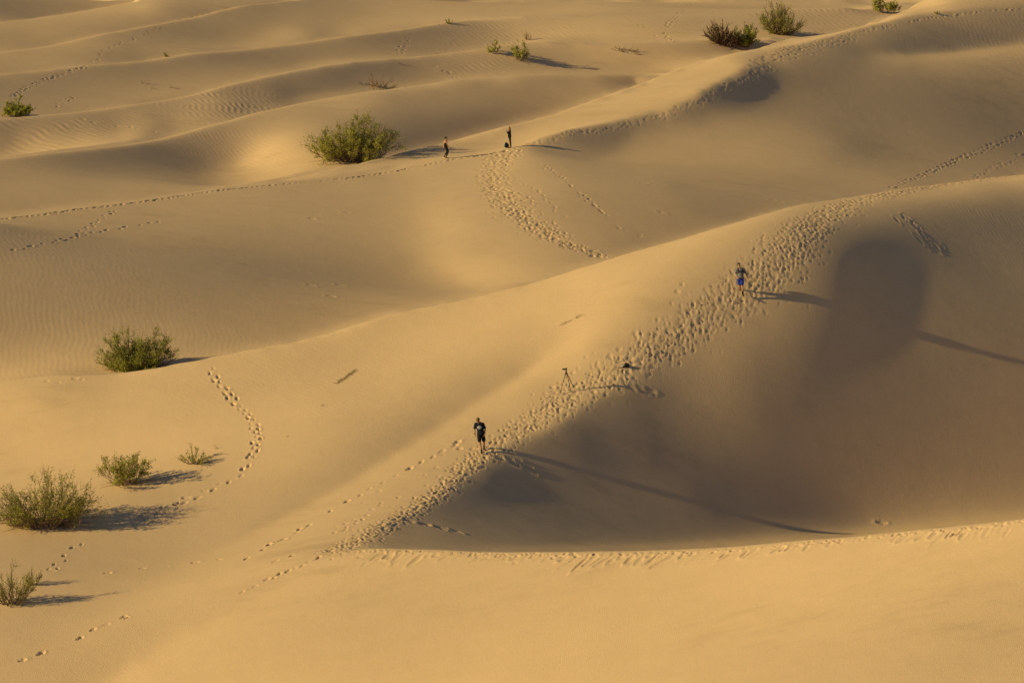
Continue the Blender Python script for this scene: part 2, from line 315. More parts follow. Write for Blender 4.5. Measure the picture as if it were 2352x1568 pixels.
    def op(self, z):
        h = self.h; out = (self.wa + self.att) * z
        gs = np.zeros_like(z)
        zx = (z[:-1, 1:] - z[:-1, :-1] + z[1:, 1:] - z[1:, :-1]) / (2 * h)
        zy = (z[1:, :-1] - z[:-1, :-1] + z[1:, 1:] - z[:-1, 1:]) / (2 * h)
        r = self.wc * (SDIR[0] * zx + SDIR[1] * zy)
        self._scatter(out, r)
        rx, ry = self.wp * zx, self.wp * zy           # weak: unseen ground tends to be level
        a = rx / (2 * h); b = ry / (2 * h)
        out[:-1, 1:] += a - b; out[1:, 1:] += a + b; out[:-1, :-1] -= a + b; out[1:, :-1] += b - a
        # thin plate, stronger across the light than along it
        lx, ly, lxy = self.stiff
        f = 1.0 / h ** 2
        d = (z[:, 2:] - 2 * z[:, 1:-1] + z[:, :-2]) * f; d *= lx ** 2 * self.cr[:, 1:-1] * f
        out[:, 2:] += d; out[:, 1:-1] -= 2 * d; out[:, :-2] += d
        d = (z[2:] - 2 * z[1:-1] + z[:-2]) * f; d *= ly ** 2 * self.cr[1:-1] * f
        out[2:] += d; out[1:-1] -= 2 * d; out[:-2] += d
        d = (z[1:, 1:] - z[1:, :-1] - z[:-1, 1:] + z[:-1, :-1]) * f; d *= lxy ** 2 * 2 * self.cr[1:, 1:] * f
        out[1:, 1:] += d; out[1:, :-1] -= d; out[:-1, 1:] -= d; out[:-1, :-1] += d
        return out
    def _scatter(self, out, r):
        h = self.h
        a = r * SDIR[0] / (2 * h); b = r * SDIR[1] / (2 * h)
        out[:-1, 1:] += a - b; out[1:, 1:] += a + b; out[:-1, :-1] -= a + b; out[1:, :-1] += b - a
    def solve(self, z, iters, bare=False, look=None):
        g, w = self.targets(z if look is None else look)
        if bare: w = w * 0
        wc = np.minimum(np.minimum(w[:-1, 1:], w[1:, 1:]), np.minimum(w[:-1, :-1], w[1:, :-1]))
        same = (self.layer[:-1, 1:] == self.layer[1:, :-1]) & (self.layer[1:, 1:] == self.layer[:-1, :-1])
        self.wc = wc * same
        self.cr = np.where(self.near_crest | self.near_bank, 0.1, self.cr0)
        self.wp = 0.015 * (1 - self.wc)
        gc = (g[:-1, 1:] + g[1:, 1:] + g[:-1, :-1] + g[1:, :-1]) / 4
        b = self.wa * self.za + self.att * self.prior
        self._scatter(b, self.wc * gc)
        r = b - self.op(z); p = r.copy(); rs = float((r * r).sum()); rs0 = rs
        for it in range(iters):
            Ap = self.op(p); al = rs / float((p * Ap).sum())
            z = z + al * p; r -= al * Ap
            rn = float((r * r).sum())
            if rn < rs0 * 1e-9: break
            p = r + (rn / rs) * p; rs = rn
        return z
    def sample(self, x, y, z):
        return bilinear(self, z, x, y)

def bilinear(S, z, x, y):
    j = np.clip((x - S.xs[0]) / S.h, 0, len(S.xs) - 1.001); i = np.clip((y - S.ys[0]) / S.h, 0, len(S.ys) - 1.001)
    i0 = i.astype(int); j0 = j.astype(int); fi = i - i0; fj = j - j0
    return (z[i0, j0] * (1 - fi) + z[i0 + 1, j0] * fi) * (1 - fj) + (z[i0, j0 + 1] * (1 - fi) + z[i0 + 1, j0 + 1] * fi) * fj

def bspline(S, z, x, y):
    j = np.clip((x - S.xs[0]) / S.h, 1, len(S.xs) - 3.001); i = np.clip((y - S.ys[0]) / S.h, 1, len(S.ys) - 3.001)
    i0 = i.astype(int); j0 = j.astype(int); t = i - i0; s = j - j0
    def wts(t):
        return [(1 - t) ** 3 / 6, (3 * t ** 3 - 6 * t ** 2 + 4) / 6, (-3 * t ** 3 + 3 * t ** 2 + 3 * t + 1) / 6, t ** 3 / 6]
    wi, wj = wts(t), wts(s); out = 0
    for a in range(4):
        row = 0
        for b in range(4):
            row = row + wj[b] * z[i0 + a - 1, j0 + b - 1]
        out = out + wi[a] * row
    return out

ATT = 0.0015
def solve_terrain():
    X0, X1, Y0, Y1 = -80.0, 84.0, 78.0, 400.0
    # first a smooth sheet through the surveyed heights alone, then the slopes the light tells of
    B = Solver(X0, X1, Y0, Y1, 2.4); B.stiff = (4.0, 4.0, 4.0); B.att = 2e-5; B.prior = -1.5
    zb = np.full(B.shape, -1.5)
    zb = B.solve(zb, 1500, bare=True)
    S, z = B, zb
    for h, outer, iters in ((2.4, 8, 300), (1.2, 6, 300), (0.6, 4, 250), (0.4, 2, 200)):
        T = Solver(X0, X1, Y0, Y1, h); T.stiff = (0.19, 0.42, 0.25); T.att = ATT; T.prior = bspline(B, zb, T.X, T.Y)
        z = bspline(S, z, T.X, T.Y)
        zp = z
        for k in range(outer):
            z = T.solve(z, iters, look=zp)
            zp = 0.5 * (zp + z)
        S = T
    return S, z
SAND = (0.665, 0.455, 0.278)
RIPPLE = 0.0028
SUN_E, SUN_COL, SKY_E = 5.0, (1.0, 0.81, 0.34), 0.054
import bpy, bmesh
from mathutils import Vector, Matrix

R = math.radians
scene = bpy.context.scene
COL = scene.collection
rng = np.random.default_rng(11)

# ---------------------------------------------------------------- helpers
def tag(o, label=None, cat=None, group=None, kind=None):
    if label: o['label'] = label
    if cat: o['category'] = cat
    if group: o['group'] = group
    if kind: o['kind'] = kind
    return o

def empty(name, loc, rz=0.0):
    o = bpy.data.objects.new(name, None); COL.objects.link(o)
    o.empty_display_size = 0.2; o.location = loc; o.rotation_euler = (0, 0, rz)
    return o

def mesh_object(name, verts, faces, mat, parent=None, smooth=False):
    me = bpy.data.meshes.new(name)
    me.from_pydata([tuple(map(float, v)) for v in verts], [], faces)
    me.update()
    if smooth: me.polygons.foreach_set('use_smooth', [True] * len(me.polygons))
    if mat: me.materials.append(mat)
    o = bpy.data.objects.new(name, me); COL.objects.link(o)
    if parent: o.parent = parent
    return o

def material(name, base, rough=0.8, spec=0.3, vary=0.12, scale=20.0, transl=None, metal=0.0):
    m = bpy.data.materials.new(name); m.use_nodes = True
    nt = m.node_tree; n = nt.nodes; b = n['Principled BSDF']
    b.inputs['Roughness'].default_value = rough
    b.inputs['Specular IOR Level'].default_value = spec
    b.inputs['Metallic'].default_value = metal
    tc = n.new('ShaderNodeTexCoord'); nz = n.new('ShaderNodeTexNoise'); nz.inputs['Scale'].default_value = scale; nz.inputs['Detail'].default_value = 3
    rp = n.new('ShaderNodeValToRGB')
    lo = [max(0, c * (1 - vary)) for c in base]; hi = [min(1, c * (1 + vary)) for c in base]
    rp.color_ramp.elements[0].position = 0.3; rp.color_ramp.elements[1].position = 0.7
    rp.color_ramp.elements[0].color = (*lo, 1); rp.color_ramp.elements[1].color = (*hi, 1)
    nt.links.new(tc.outputs['Object'], nz.inputs['Vector']); nt.links.new(nz.outputs['Fac'], rp.inputs['Fac']); nt.links.new(rp.outputs['Color'], b.inputs['Base Color'])
    if transl:
        tr = n.new('ShaderNodeBsdfTranslucent'); mx = n.new('ShaderNodeMixShader'); mx.inputs['Fac'].default_value = transl
        nt.links.new(rp.outputs['Color'], tr.inputs['Color'])
        nt.links.new(b.outputs['BSDF'], mx.inputs[1]); nt.links.new(tr.outputs['BSDF'], mx.inputs[2])
        nt.links.new(mx.outputs['Shader'], n['Material Output'].inputs['Surface'])
    return m

# ---------------------------------------------------------------- the sand sheet
S, Z = solve_terrain()
XA, XB, YA, YB = S.xs[0], S.xs[-1], S.ys[0], S.ys[-1]

def base_height(x, y):
    zi = bspline(S, Z, np.clip(x, XA, XB), np.clip(y, YA, YB))
    d = np.maximum(np.maximum(XA + 12 - x, x - XB + 12), np.maximum(YA - y, y - YB + 14))
    k = np.clip(d / 14.0, 0, 1); k = k * k * (3 - 2 * k)
    far = -1.6 + 0.8 * np.sin(x * 0.045 + 1.3 * np.sin(y * 0.021)) + 0.7 * np.sin(y * 0.05 + x * 0.012)
    return zi * (1 - k) + far * k

# rows run away from the viewpoint and columns spread with distance, so detail follows need
ROWS = np.concatenate([np.geomspace(25, 88, 60)[:-1], np.exp(np.arange(math.log(88), math.log(345), 0.00064)), np.geomspace(346, 420, 120), np.geomspace(424, 6000, 90)])
_fine = np.arange(-0.222, 0.2221, 0.00043)
_side = np.concatenate([np.linspace(0.2235, 0.30, 60), np.geomspace(0.306, 4.0, 50)])
COLS = np.concatenate([-_side[::-1], _fine, _side])
NR, NC = len(ROWS), len(COLS)
GX = ROWS[:, None] * COLS[None, :]
GY = np.repeat(ROWS[:, None], NC, 1)
GZ = np.empty((NR, NC))
for i in range(0, NR, 200):
    GZ[i:i + 200] = base_height(GX[i:i + 200], GY[i:i + 200])
BASE = GZ.copy()

def ground_z(x, y, g=None):
    g = GZ if g is None else g
    i = np.searchsorted(ROWS, y) - 1; i = min(max(i, 0), NR - 2)
    c = x / y; j = np.searchsorted(COLS, c) - 1; j = min(max(j, 0), NC - 2)
    fi = (y - ROWS[i]) / (ROWS[i + 1] - ROWS[i]); fj = (c - COLS[j]) / (COLS[j + 1] - COLS[j])
    return (g[i, j] * (1 - fi) + g[i + 1, j] * fi) * (1 - fj) + (g[i, j + 1] * (1 - fi) + g[i + 1, j + 1] * fi) * fj

def on_ground(u, v):
    """where a line of sight first meets the sand"""
    ys = np.arange(90.0, 400.0, 0.25)
    x, _, zr = point(u, v, ys)
    i = np.clip(np.searchsorted(ROWS, ys) - 1, 0, NR - 1); j = np.clip(np.searchsorted(COLS, x / ys), 0, NC - 1)
    hit = np.nonzero(BASE[i, j] >= zr)[0]
    if len(hit) == 0: return None
    a, b = ys[hit[0]] - 0.3, ys[hit[0]]
    for _ in range(12):
        m = 0.5 * (a + b); xm, _, zm = point(u, v, m)
        if ground_z(float(xm), m, BASE) >= zm: b = m
        else: a = m
    xm, _, zm = point(u, v, b)
    return float(xm), float(b), float(ground_z(float(xm), b, BASE))

def trace(line, step=0.15):
    """polyline of sights -> evenly spaced ground points with headings"""
    dense = resample(line, 4.0)
    P = []
    for q in dense:
        h = on_ground(q[0], q[1])
        if h and (not P or math.hypot(h[0] - P[-1][0], h[1] - P[-1][1]) < 14): P.append((h[0], h[1]) + tuple(q[2:]))
    P = np.array(P)
    d = np.concatenate([[0], np.cumsum(np.hypot(np.diff(P[:, 0]), np.diff(P[:, 1])))])
    s = np.arange(0, d[-1], step)
    out = [np.interp(s, d, P[:, k]) for k in range(P.shape[1])]
    # smooth out the jitter the grazing view leaves in distance
    w = max(3, int(1.2 / step)) | 1
    ker = np.ones(w) / w
    for k in (0, 1):
        pad = np.pad(out[k], w // 2, mode='edge'); out[k] = np.convolve(pad, ker, 'valid')
    hd = np.arctan2(np.gradient(out[1]), np.gradient(out[0])) if len(s) > 2 else np.zeros(len(s))
    return s, out, hd

DISP = np.zeros_like(GZ)
def stamp(x, y, ang, ln, wd, depth, rim=0.35, soft=1.0):
    r = max(ln, wd) * 1.9
    i0, i1 = np.searchsorted(ROWS, [y - r, y + r]); j0, j1 = np.searchsorted(COLS, [(x - r) / y, (x + r) / y])
    if i1 - i0 < 2 or j1 - j0 < 2: return
    dx = GX[i0:i1, j0:j1] - x; dy = GY[i0:i1, j0:j1] - y
    ca, sa = math.cos(ang), math.sin(ang)
    a = (dx * ca + dy * sa) / ln; b = (-dx * sa + dy * ca) / wd
    q = a * a + b * b
    bowl = np.exp(-q ** (1.3 * soft) * 1.3)
    ring = np.exp(-((np.sqrt(q) - 1.4) / 0.36) ** 2)
    D = DISP[i0:i1, j0:j1]
    D += depth * rim * ring * (D > -0.03)
    if depth < 0:
        D -= depth * bowl; return
    np.copyto(D, np.minimum(D, -depth * bowl + np.minimum(D, 0) * (0.25 + 0.75 * (1 - bowl))), where=bowl > .12)

def footprint(x, y, ang, size=1.0, depth=0.06):
    stamp(x, y, ang, 0.115 * size, 0.10 * size, depth * size, rim=0.28)

def single_track(line, stride=0.68, gauge=0.11, size=1.0, depth=0.055, skip=0.0, jitter=0.05):
    s, P, hd = trace(line)
    q, k = 0.1, 0
    while q < s[-1]:
        k += 1; q += stride * rng.uniform(.7, 1.3)
        if rng.random() < skip: continue
        x = np.interp(q, s, P[0]); y = np.interp(q, s, P[1]); h = np.interp(q, s, hd) + rng.normal(0, .22)
        side = gauge * (1 if k % 2 else -1) + rng.normal(0, jitter)
        x += -math.sin(h) * side; y += math.cos(h) * side
        z_ = 1.22 * size * rng.uniform(.7, 1.15); d_ = depth * rng.uniform(.4, 1.2)
        stamp(x, y, h, .10 * z_, .075 * z_, d_ * z_, rim=.25)                                   # toe
        stamp(x - math.cos(h) * .12 * z_, y - math.sin(h) * .12 * z_, h, .075 * z_, .062 * z_, d_ * z_ * rng.uniform(.6, 1.1), rim=.2)   # heel
        if rng.random() < .4: stamp(x + math.cos(h) * .2 * z_, y + math.sin(h) * .2 * z_ , h + rng.normal(0, .5), .12 * z_, .06 * z_, -d_ * .35, rim=0)  # kicked sand

def trampled(line, per_m2=6.0, depth=0.06, size=1.0, edge=0.75):
    """line carries a half width in metres as third value"""
    s, P, hd = trace(line)
    step = 0.15
    for q, x, y, w, h in zip(s, P[0], P[1], P[2], hd):
        for _ in range(rng.poisson(per_m2 * 2 * w * step)):
            o = np.clip(rng.normal(0, w * edge * 0.6), -1.5 * w, 1.5 * w); a = rng.normal(0, .2)
            px = x - math.sin(h) * o + math.cos(h) * a; py = y + math.cos(h) * o + math.sin(h) * a
            k = size * rng.uniform(.65, 1.25)
            stamp(px, py, rng.normal(.15, .45), 0.125 * k, 0.075 * k, depth * k * rng.uniform(.45, 1.2) * (0.6 if abs(o) > w else 1), rim=.2)

TRACKS = True
if TRACKS:
    # the trodden crest from the near corner up to the right
    trampled([(745,1272,.8),(800,1250,1.0),(850,1227,.9),(900,1196,.8),(960,1163,.75),(1020,1115,.75),(1080,1065,.75),(1130,1030,.75),(1190,988,.9),(1250,950,1.0),(1310,910,1.15),(1370,880,1.2),(1430,845,1.15),(1500,800,1.15),(1580,750,1.15),(1660,700,1.2),(1720,660,1.3),(1785,608,1.6),(1820,560,1.6),(1862,515,1.4),(1922,478,1.2),(2000,454,1.1),(2100,432,1.2),(2200,416,1.1),(2300,406,1.0),(2352,403,.9)], 34.0, .1, .64)
    # looser prints beside it
    trampled([(760,1225,1.2),(860,1165,1.2),(960,1110,1.2),(1060,1050,1.2),(1160,980,1.0),(1260,905,1.0),(1360,845,1.0),(1480,770,1.2),(1600,690,1.2)], .8, .055)
    trampled([(1560,800,.6),(1650,745,.7),(1720,710,.7),(1780,680,.6)], 1.2, .04)
    # front crest, heavily walked
    fr = [(745,1276,.3)] + [(u, v + 7, .3) for u, v in RIDGES[0][1][:-1]]
    trampled(fr, 16.0, .085, .66)
    trampled([(q[0], q[1] + 6, .7) for q in fr], 1.2, .045, .75)
    s, P, hd = trace([(u, v + 9) for u, v in RIDGES[0][1][:-1]])
    q = 0.2
    while q < s[-1]:                                   # little slides running off the crest, here crowded, there none
        busy = .5 + .5 * math.sin(q * .55 + 2 * math.sin(q * .21)); q += rng.uniform(.12, .4) + .5 * (1 - busy) * rng.random()
        x = np.interp(q, s, P[0]); y = np.interp(q, s, P[1])
        L = rng.uniform(.25, .55) + .7 * busy * rng.random() ** 2; a = math.radians(rng.uniform(212, 246))
        stamp(x + math.cos(a) * L * .6 + rng.normal(0, .1), y + math.sin(a) * L * .9, a, L * .62, rng.uniform(.06, .16), rng.uniform(.006, .036) * (.5 + busy), rim=.5)
    # far crest path, one behind another
    single_track([(0,504),(85,495),(190,480),(280,470),(375,457),(450,445),(530,435),(650,423),(750,414),(850,403),(925,390),(1000,375),(1022,369),(1100,359),(1170,345)], .3, .06, 1.15, .085)
    trampled([(1170,344,.4),(1226,330,.4),(1301,310,.4),(1376,298,.4),(1451,283,.4),(1526,263,.4),(1601,235,.45),(1651,210,.45),(1701,187,.45),(1736,166,.5)], 18.0, .085, .7)
    trampled([(1720,172,.9),(1750,150,1.1),(1775,130,1.2),(1810,118,1.6),(1860,104,1.6),(1920,90,1.2),(1965,76,.7)], 4.5, .085, 1.0)
    single_track([(1965,76),(2050,58),(2130,42),(2230,30),(2352,20)], .4, .1, 1.1, .07, .25)
    # broad trail dropping into the basin
    trampled([(1178,345,1.2),(1150,368,1.3),(1132,395,1.3),(1135,425,1.3),(1155,458,1.3),(1190,492,1.3),(1232,525,1.2),(1285,553,1.15),(1340,574,1.1),(1395,592,1.0)], 15, .115, .85)
    for l in ([(1235,372),(1280,400),(1312,428),(1340,452),(1368,476)], [(1200,420),(1240,442),(1275,480),(1300,500)], [(1325,440),(1372,475),(1400,505),(1425,525),(1480,545)], [(1195,440),(1225,470),(1280,520),(1310,545)]):
        single_track(l, .62, .1, 1.15, .05, .2, .12)
    # right hand tracks in the basin
    single_track([(2045,432),(2100,411),(2150,390),(2200,366),(2250,347),(2300,326),(2352,305)], .5, .16, 1.15, .08)
    single_track([(2236,410),(2270,392),(2310,375),(2352,352)], .6, .16, 1.1, .075, .1)
    # left hand tracks in the basin
    single_track([(10,583),(60,570),(120,556),(170,547),(192,530),(216,514),(240,498),(262,484)], .9, .12, 1.2, .075, .1)
    single_track([(130,556),(200,538),(275,524),(330,516),(372,508)], 1.1, .14, 1.2, .075)
    # the climb on the long lit slope
    single_track([(484,836),(490,860),(506,885),(527,907),(552,936),(578,963),(592,990),(590,1020),(577,1055)], .34, .14, .95, .10)
    single_track([(577,1055),(550,1090),(500,1116),(440,1142),(380,1166),(320,1190)], .55, .16, 1.1, .07, .05)
    single_track([(480,1125),(420,1158),(360,1190),(300,1215)], .8, .1, 1.0, .06, .2)
    single_track([(190,1235),(168,1262),(140,1290),(118,1312)], .6, .2, .9, .06, .15)
    single_track([(120,1320),(180,1316),(300,1310),(420,1295),(520,1280)], 1.3, .1, 1.0, .06, .2)
    single_track([(0,1536),(60,1515),(110,1490),(180,1460),(240,1436),(300,1410)], .8, .06, 1.0, .07, .35)
    single_track([(545,1370),(600,1341),(650,1314),(700,1294),(745,1275)], .36, .06, 1.0, .07, .1)
    single_track([(530,1300),(600,1262),(680,1222),(745,1182),(820,1140),(900,1095),(980,1056),(1060,1012)], .8, .08, 1.2, .07, .25)
    single_track([(610,1300),(680,1270),(760,1232),(830,1190)], .7, .1, 1.1, .06, .3)
    single_track([(0,889),(60,880),(130,875),(200,869)], .8, .1, 1.0, .06, .2)
    # distant tracks
    single_track([(28,224),(60,202),(110,181),(165,164),(205,152)], .45, .16, 1.15, .08)
    single_track([(212,146),(240,118),(272,102),(300,93),(340,75),(400,52),(470,32),(560,14)], .7, .16, 1.1, .07, .15)
    single_track([(915,128),(922,112),(928,98),(940,84)], .6, .2, 1.15, .08)
    single_track([(985,148),(1020,162),(1052,182)], .7, .16, 1.1, .08)
    single_track([(1442,12),(1446,40),(1470,58),(1525,90)], .9, .2, 1.15, .07, .1)
    single_track([(1602,4),(1565,28),(1540,52),(1518,76),(1545,98)], .7, .25, 1.25, .08)
    single_track([(170,272),(250,285),(320,296),(370,305)], .9, .2, 1.2, .06, .3)
    single_track([(118,250),(150,232),(170,222)], .8, .2, 1.2, .05, .2)
    # a slide on the shaded face, and odd scuffs
    for u, v in [(2085,500),(2095,512),(2102,520),(2112,528),(2118,540),(2126,552),(2134,562),(2150,566),(2165,572),(2140,556),(2060,505),(2075,498),(2110,550)]:
        h = on_ground(u, v)
        if h: stamp(h[0], h[1], rng.uniform(4.6, 5.6), .4, .1, .03, .5)
    for u, v in [(1150,1052),(1175,1058),(1200,1066),(940,1195),(975,1204),(1010,1212),(1050,1220),(1450,890),(1475,895),(1495,898),(1775,460),(1790,463),(1480,422),(1495,426),(1520,488),(795,488),(716,502),(760,680),(782,655),(715,655),(2025,1200),(1180,1062),(1220,1075)]:
        h = on_ground(u, v)
        if h: stamp(h[0], h[1], rng.uniform(-.4, .3), .3, .1, .05, .6)
# wind ripples big enough to see
def ripples(u, v, rad, ratio, wave, ang, amp, seed):
    c = on_ground(u, v)
    if not c: return
    i0, i1 = np.searchsorted(ROWS, [c[1] - rad * ratio * 2.2, c[1] + rad * ratio * 2.2])
    x, y = GX[i0:i1], GY[i0:i1]
    m = np.exp(-(((x - c[0]) / rad) ** 2 + ((y - c[1]) / (rad * ratio)) ** 2) ** 1.5)
    a = math.radians(ang); p = x * math.cos(a) + y * math.sin(a); q = -x * math.sin(a) + y * math.cos(a)
    ph = 2.2 * np.sin(q * .9 + seed) + 1.3 * np.sin(q * 2.3 + p * .4 + seed * 2) + 1.1 * np.sin(q * .35 - p * .5)
    wob = .5 + .5 * np.sin(p * .7 + 1.7 * np.sin(q * .6 + seed)) * np.sin(q * .8 + seed * 3)
    s = np.sin(2 * math.pi * p / wave + ph)
    DISP[i0:i1] += .65 * amp * m * (.45 + .55 * wob) * (s - .25 * np.cos(2 * (2 * math.pi * p / wave + ph)))
for r in ((560, 250, 6.0, 1.2, .6, 25, .02, 1.0), (480, 232, 5.0, 1.2, .5, 20, .01, 1.5), (560, 355, 7.0, 1.2, .4, 40, .01, 1.8), (80, 330, 6.0, 1.4, .8, 70, .02, 2.0), (220, 288, 7, 1.3, .6, 60, .014, 2.6), (1100, 128, 7, 1.2, .7, 60, .016, 3.0), (1180, 75, 10, 1.4, .7, 40, .014, 4.0),
          (200, 800, 13, .55, .34, 8, .004, 5.0), (60, 560, 8, .9, .36, 20, .004, 6.0), (820, 430, 11, .6, .34, 75, .009, 7.0), (1180, 300, 7, .8, .36, 72, .010, 8.0), (2250, 75, 12, 1.0, .5, 12, .008, 9.0), (1900, 60, 9, 2.0, .8, 30, .02, 10.0),
          (2200, 460, 8, .9, .32, 20, .007, 12.0), (700, 880, 8, .6, .3, 50, .005, 14.0)):
    ripples(*r)
DISP = np.clip(DISP, -0.14, 0.05)
GZ = BASE + DISP

def build_ground(mat):
    verts = np.stack([GX, GY, GZ], -1).reshape(-1, 3).astype(np.float32)
    idx = np.arange(NR * NC).reshape(NR, NC)
    q = np.stack([idx[:-1, :-1], idx[:-1, 1:], idx[1:, 1:], idx[1:, :-1]], -1).reshape(-1, 4).astype(np.int32)
    me = bpy.data.meshes.new('ground')
    me.vertices.add(len(verts)); me.vertices.foreach_set('co', verts.ravel())
    me.loops.add(q.size); me.loops.foreach_set('vertex_index', q.ravel())
    me.polygons.add(len(q)); me.polygons.foreach_set('loop_start', np.arange(0, q.size, 4, dtype=np.int32))
    me.polygons.foreach_set('use_smooth', np.ones(len(q), bool))
    me.update(calc_edges=True)
    me.materials.append(mat)
    o = bpy.data.objects.new('ground', me); COL.objects.link(o)
    return tag(o, 'pale golden sand dunes rippled by wind and crossed by footprint trails', kind='structure')

def sand_material():
    m = bpy.data.materials.new('dune_sand'); m.use_nodes = True
    nt = m.node_tree; n = nt.nodes; L = nt.links.new; b = n['Principled BSDF']
    b.inputs['Roughness'].default_value = 0.95; b.inputs['Specular IOR Level'].default_value = 0.08
    tc = n.new('ShaderNodeTexCoord')
    def noise(scale, detail=3, rough=.55, vec=None):
        q = n.new('ShaderNodeTexNoise'); q.inputs['Scale'].default_value = scale; q.inputs['Detail'].default_value = detail; q.inputs['Roughness'].default_value = rough
        L(vec or tc.outputs['Object'], q.inputs['Vector']); return q.outputs['Fac']
    def math_(op, a, b_, c=None):
        q = n.new('ShaderNodeMath'); q.operation = op
        for k, v in enumerate((a, b_, c)):
            if v is None: continue
            if isinstance(v, (int, float)): q.inputs[k].default_value = v
            else: L(v, q.inputs[k])
        return q.outputs[0]
    def rng_(a, lo, hi, t0, t1):
        q = n.new('ShaderNodeMapRange'); q.inputs[1].default_value = lo; q.inputs[2].default_value = hi; q.inputs[3].default_value = t0; q.inputs[4].default_value = t1
        L(a, q.inputs[0]); return q.outputs[0]
    # colour: drifting paler and browner grains
    mixv = math_('ADD', math_('MULTIPLY', noise(.05, 4), .5), math_('ADD', math_('MULTIPLY', noise(.6, 5, .65), .3), math_('MULTIPLY', noise(22, 2, .8), .2)))
    rp = n.new('ShaderNodeValToRGB'); rp.color_ramp.elements[0].position = .34; rp.color_ramp.elements[1].position = .66
    rp.color_ramp.elements[0].color = (*[c * .93 for c in SAND], 1); rp.color_ramp.elements[1].color = (*[c * 1.07 for c in SAND], 1)
    L(mixv, rp.inputs['Fac'])
    mp3 = n.new('ShaderNodeMapping'); mp3.inputs['Rotation'].default_value = (0, 0, R(-33)); mp3.inputs['Scale'].default_value = (.22, .8, .5); L(tc.outputs['Object'], mp3.inputs['Vector'])
    streak = rng_(noise(1.0, 6, .68, mp3.outputs['Vector']), .5, .72, 0.0, 1.0); patch = rng_(noise(.055, 2), .5, .66, 0.0, 1.0)
    grain = rng_(noise(14, 2, .9), .3, .7, .94, 1.06)
    dark = math_('MULTIPLY', math_('SUBTRACT', 1.0, math_('MULTIPLY', math_('MULTIPLY', streak, patch), .16)), grain)
    sc_ = n.new('ShaderNodeVectorMath'); sc_.operation = 'SCALE'; L(rp.outputs['Color'], sc_.inputs[0]); L(dark, sc_.inputs['Scale']); L(sc_.outputs['Vector'], b.inputs['Base Color'])
    # wind ripples: two sets of wavy bands that come and go
    mp = n.new('ShaderNodeMapping'); mp.inputs['Rotation'].default_value = (0, 0, R(12)); L(tc.outputs['Object'], mp.inputs['Vector'])
    w1 = n.new('ShaderNodeTexWave'); w1.bands_direction = 'X'; w1.inputs['Scale'].default_value = 4.2; w1.inputs['Distortion'].default_value = 9; w1.inputs['Detail'].default_value = 2; w1.inputs['Detail Scale'].default_value = .8
    L(mp.outputs['Vector'], w1.inputs['Vector'])
    mp2 = n.new('ShaderNodeMapping'); mp2.inputs['Rotation'].default_value = (0, 0, R(-52)); L(tc.outputs['Object'], mp2.inputs['Vector'])
    w2 = n.new('ShaderNodeTexWave'); w2.bands_direction = 'X'; w2.inputs['Scale'].default_value = 3.4; w2.inputs['Distortion'].default_value = 10; w2.inputs['Detail'].default_value = 2; w2.inputs['Detail Scale'].default_value = .8
    L(mp2.outputs['Vector'], w2.inputs['Vector'])
    m1 = rng_(noise(.045, 2), .42, .62, 0.0, 1.0); m2 = rng_(noise(.06, 2), .6, .4, 0.0, .8)
    rip = math_('ADD', math_('MULTIPLY', w1.outputs['Fac'], m1), math_('MULTIPLY', w2.outputs['Fac'], m2))
    hgt = math_('ADD', math_('MULTIPLY', rip, RIPPLE), math_('ADD', math_('MULTIPLY', noise(9, 5, .8), .011), math_('MULTIPLY', noise(1.1, 3, .6), .014)))
    bp = n.new('ShaderNodeBump'); bp.inputs['Strength'].default_value = 1.0; bp.inputs['Distance'].default_value = 1.0
    L(hgt, bp.inputs['Height']); L(bp.outputs['Normal'], b.inputs['Normal'])
    return m
# ---------------------------------------------------------------- camera, sun, sky
cam = bpy.data.cameras.new('camera'); cam.lens = 100; cam.sensor_width = 36; cam.sensor_fit = 'HORIZONTAL'; cam.clip_start = 1; cam.clip_end = 12000
co = bpy.data.objects.new('camera', cam); COL.objects.link(co); co.location = (0, 0, CAM_H); co.rotation_euler = (math.pi / 2 - PITCH, 0, 0)
scene.camera = co

sun = bpy.data.lights.new('sun', 'SUN'); sun.energy = SUN_E; sun.angle = R(0.55); sun.color = SUN_COL
so = bpy.data.objects.new('sun', sun); COL.objects.link(so)
ldir = Vector((math.cos(SUN_EL) * SDIR[0], math.cos(SUN_EL) * SDIR[1], -math.sin(SUN_EL)))
so.rotation_euler = ldir.to_track_quat('-Z', 'Y').to_euler(); so.location = (-40, 60, 60)

w = bpy.data.worlds.new('World'); scene.world = w; w.use_nodes = True
nt = w.node_tree; bg = nt.nodes['Background']
sky = nt.nodes.new('ShaderNodeTexSky'); sky.sky_type = 'NISHITA'; sky.sun_disc = False
sky.sun_elevation = SUN_EL; sky.sun_rotation = math.atan2(-SDIR[0], -SDIR[1])
sky.dust_density = 0.5; sky.air_density = 1.0; sky.ozone_density = 1.0; sky.altitude = 0
nt.links.new(sky.outputs['Color'], bg.inputs['Color']); bg.inputs['Strength'].default_value = SKY_E
scene.view_settings.view_transform = 'Standard'; scene.view_settings.look = 'None'; scene.view_settings.exposure = 0; scene.view_settings.gamma = 1
sand = sand_material()
build_ground(sand)

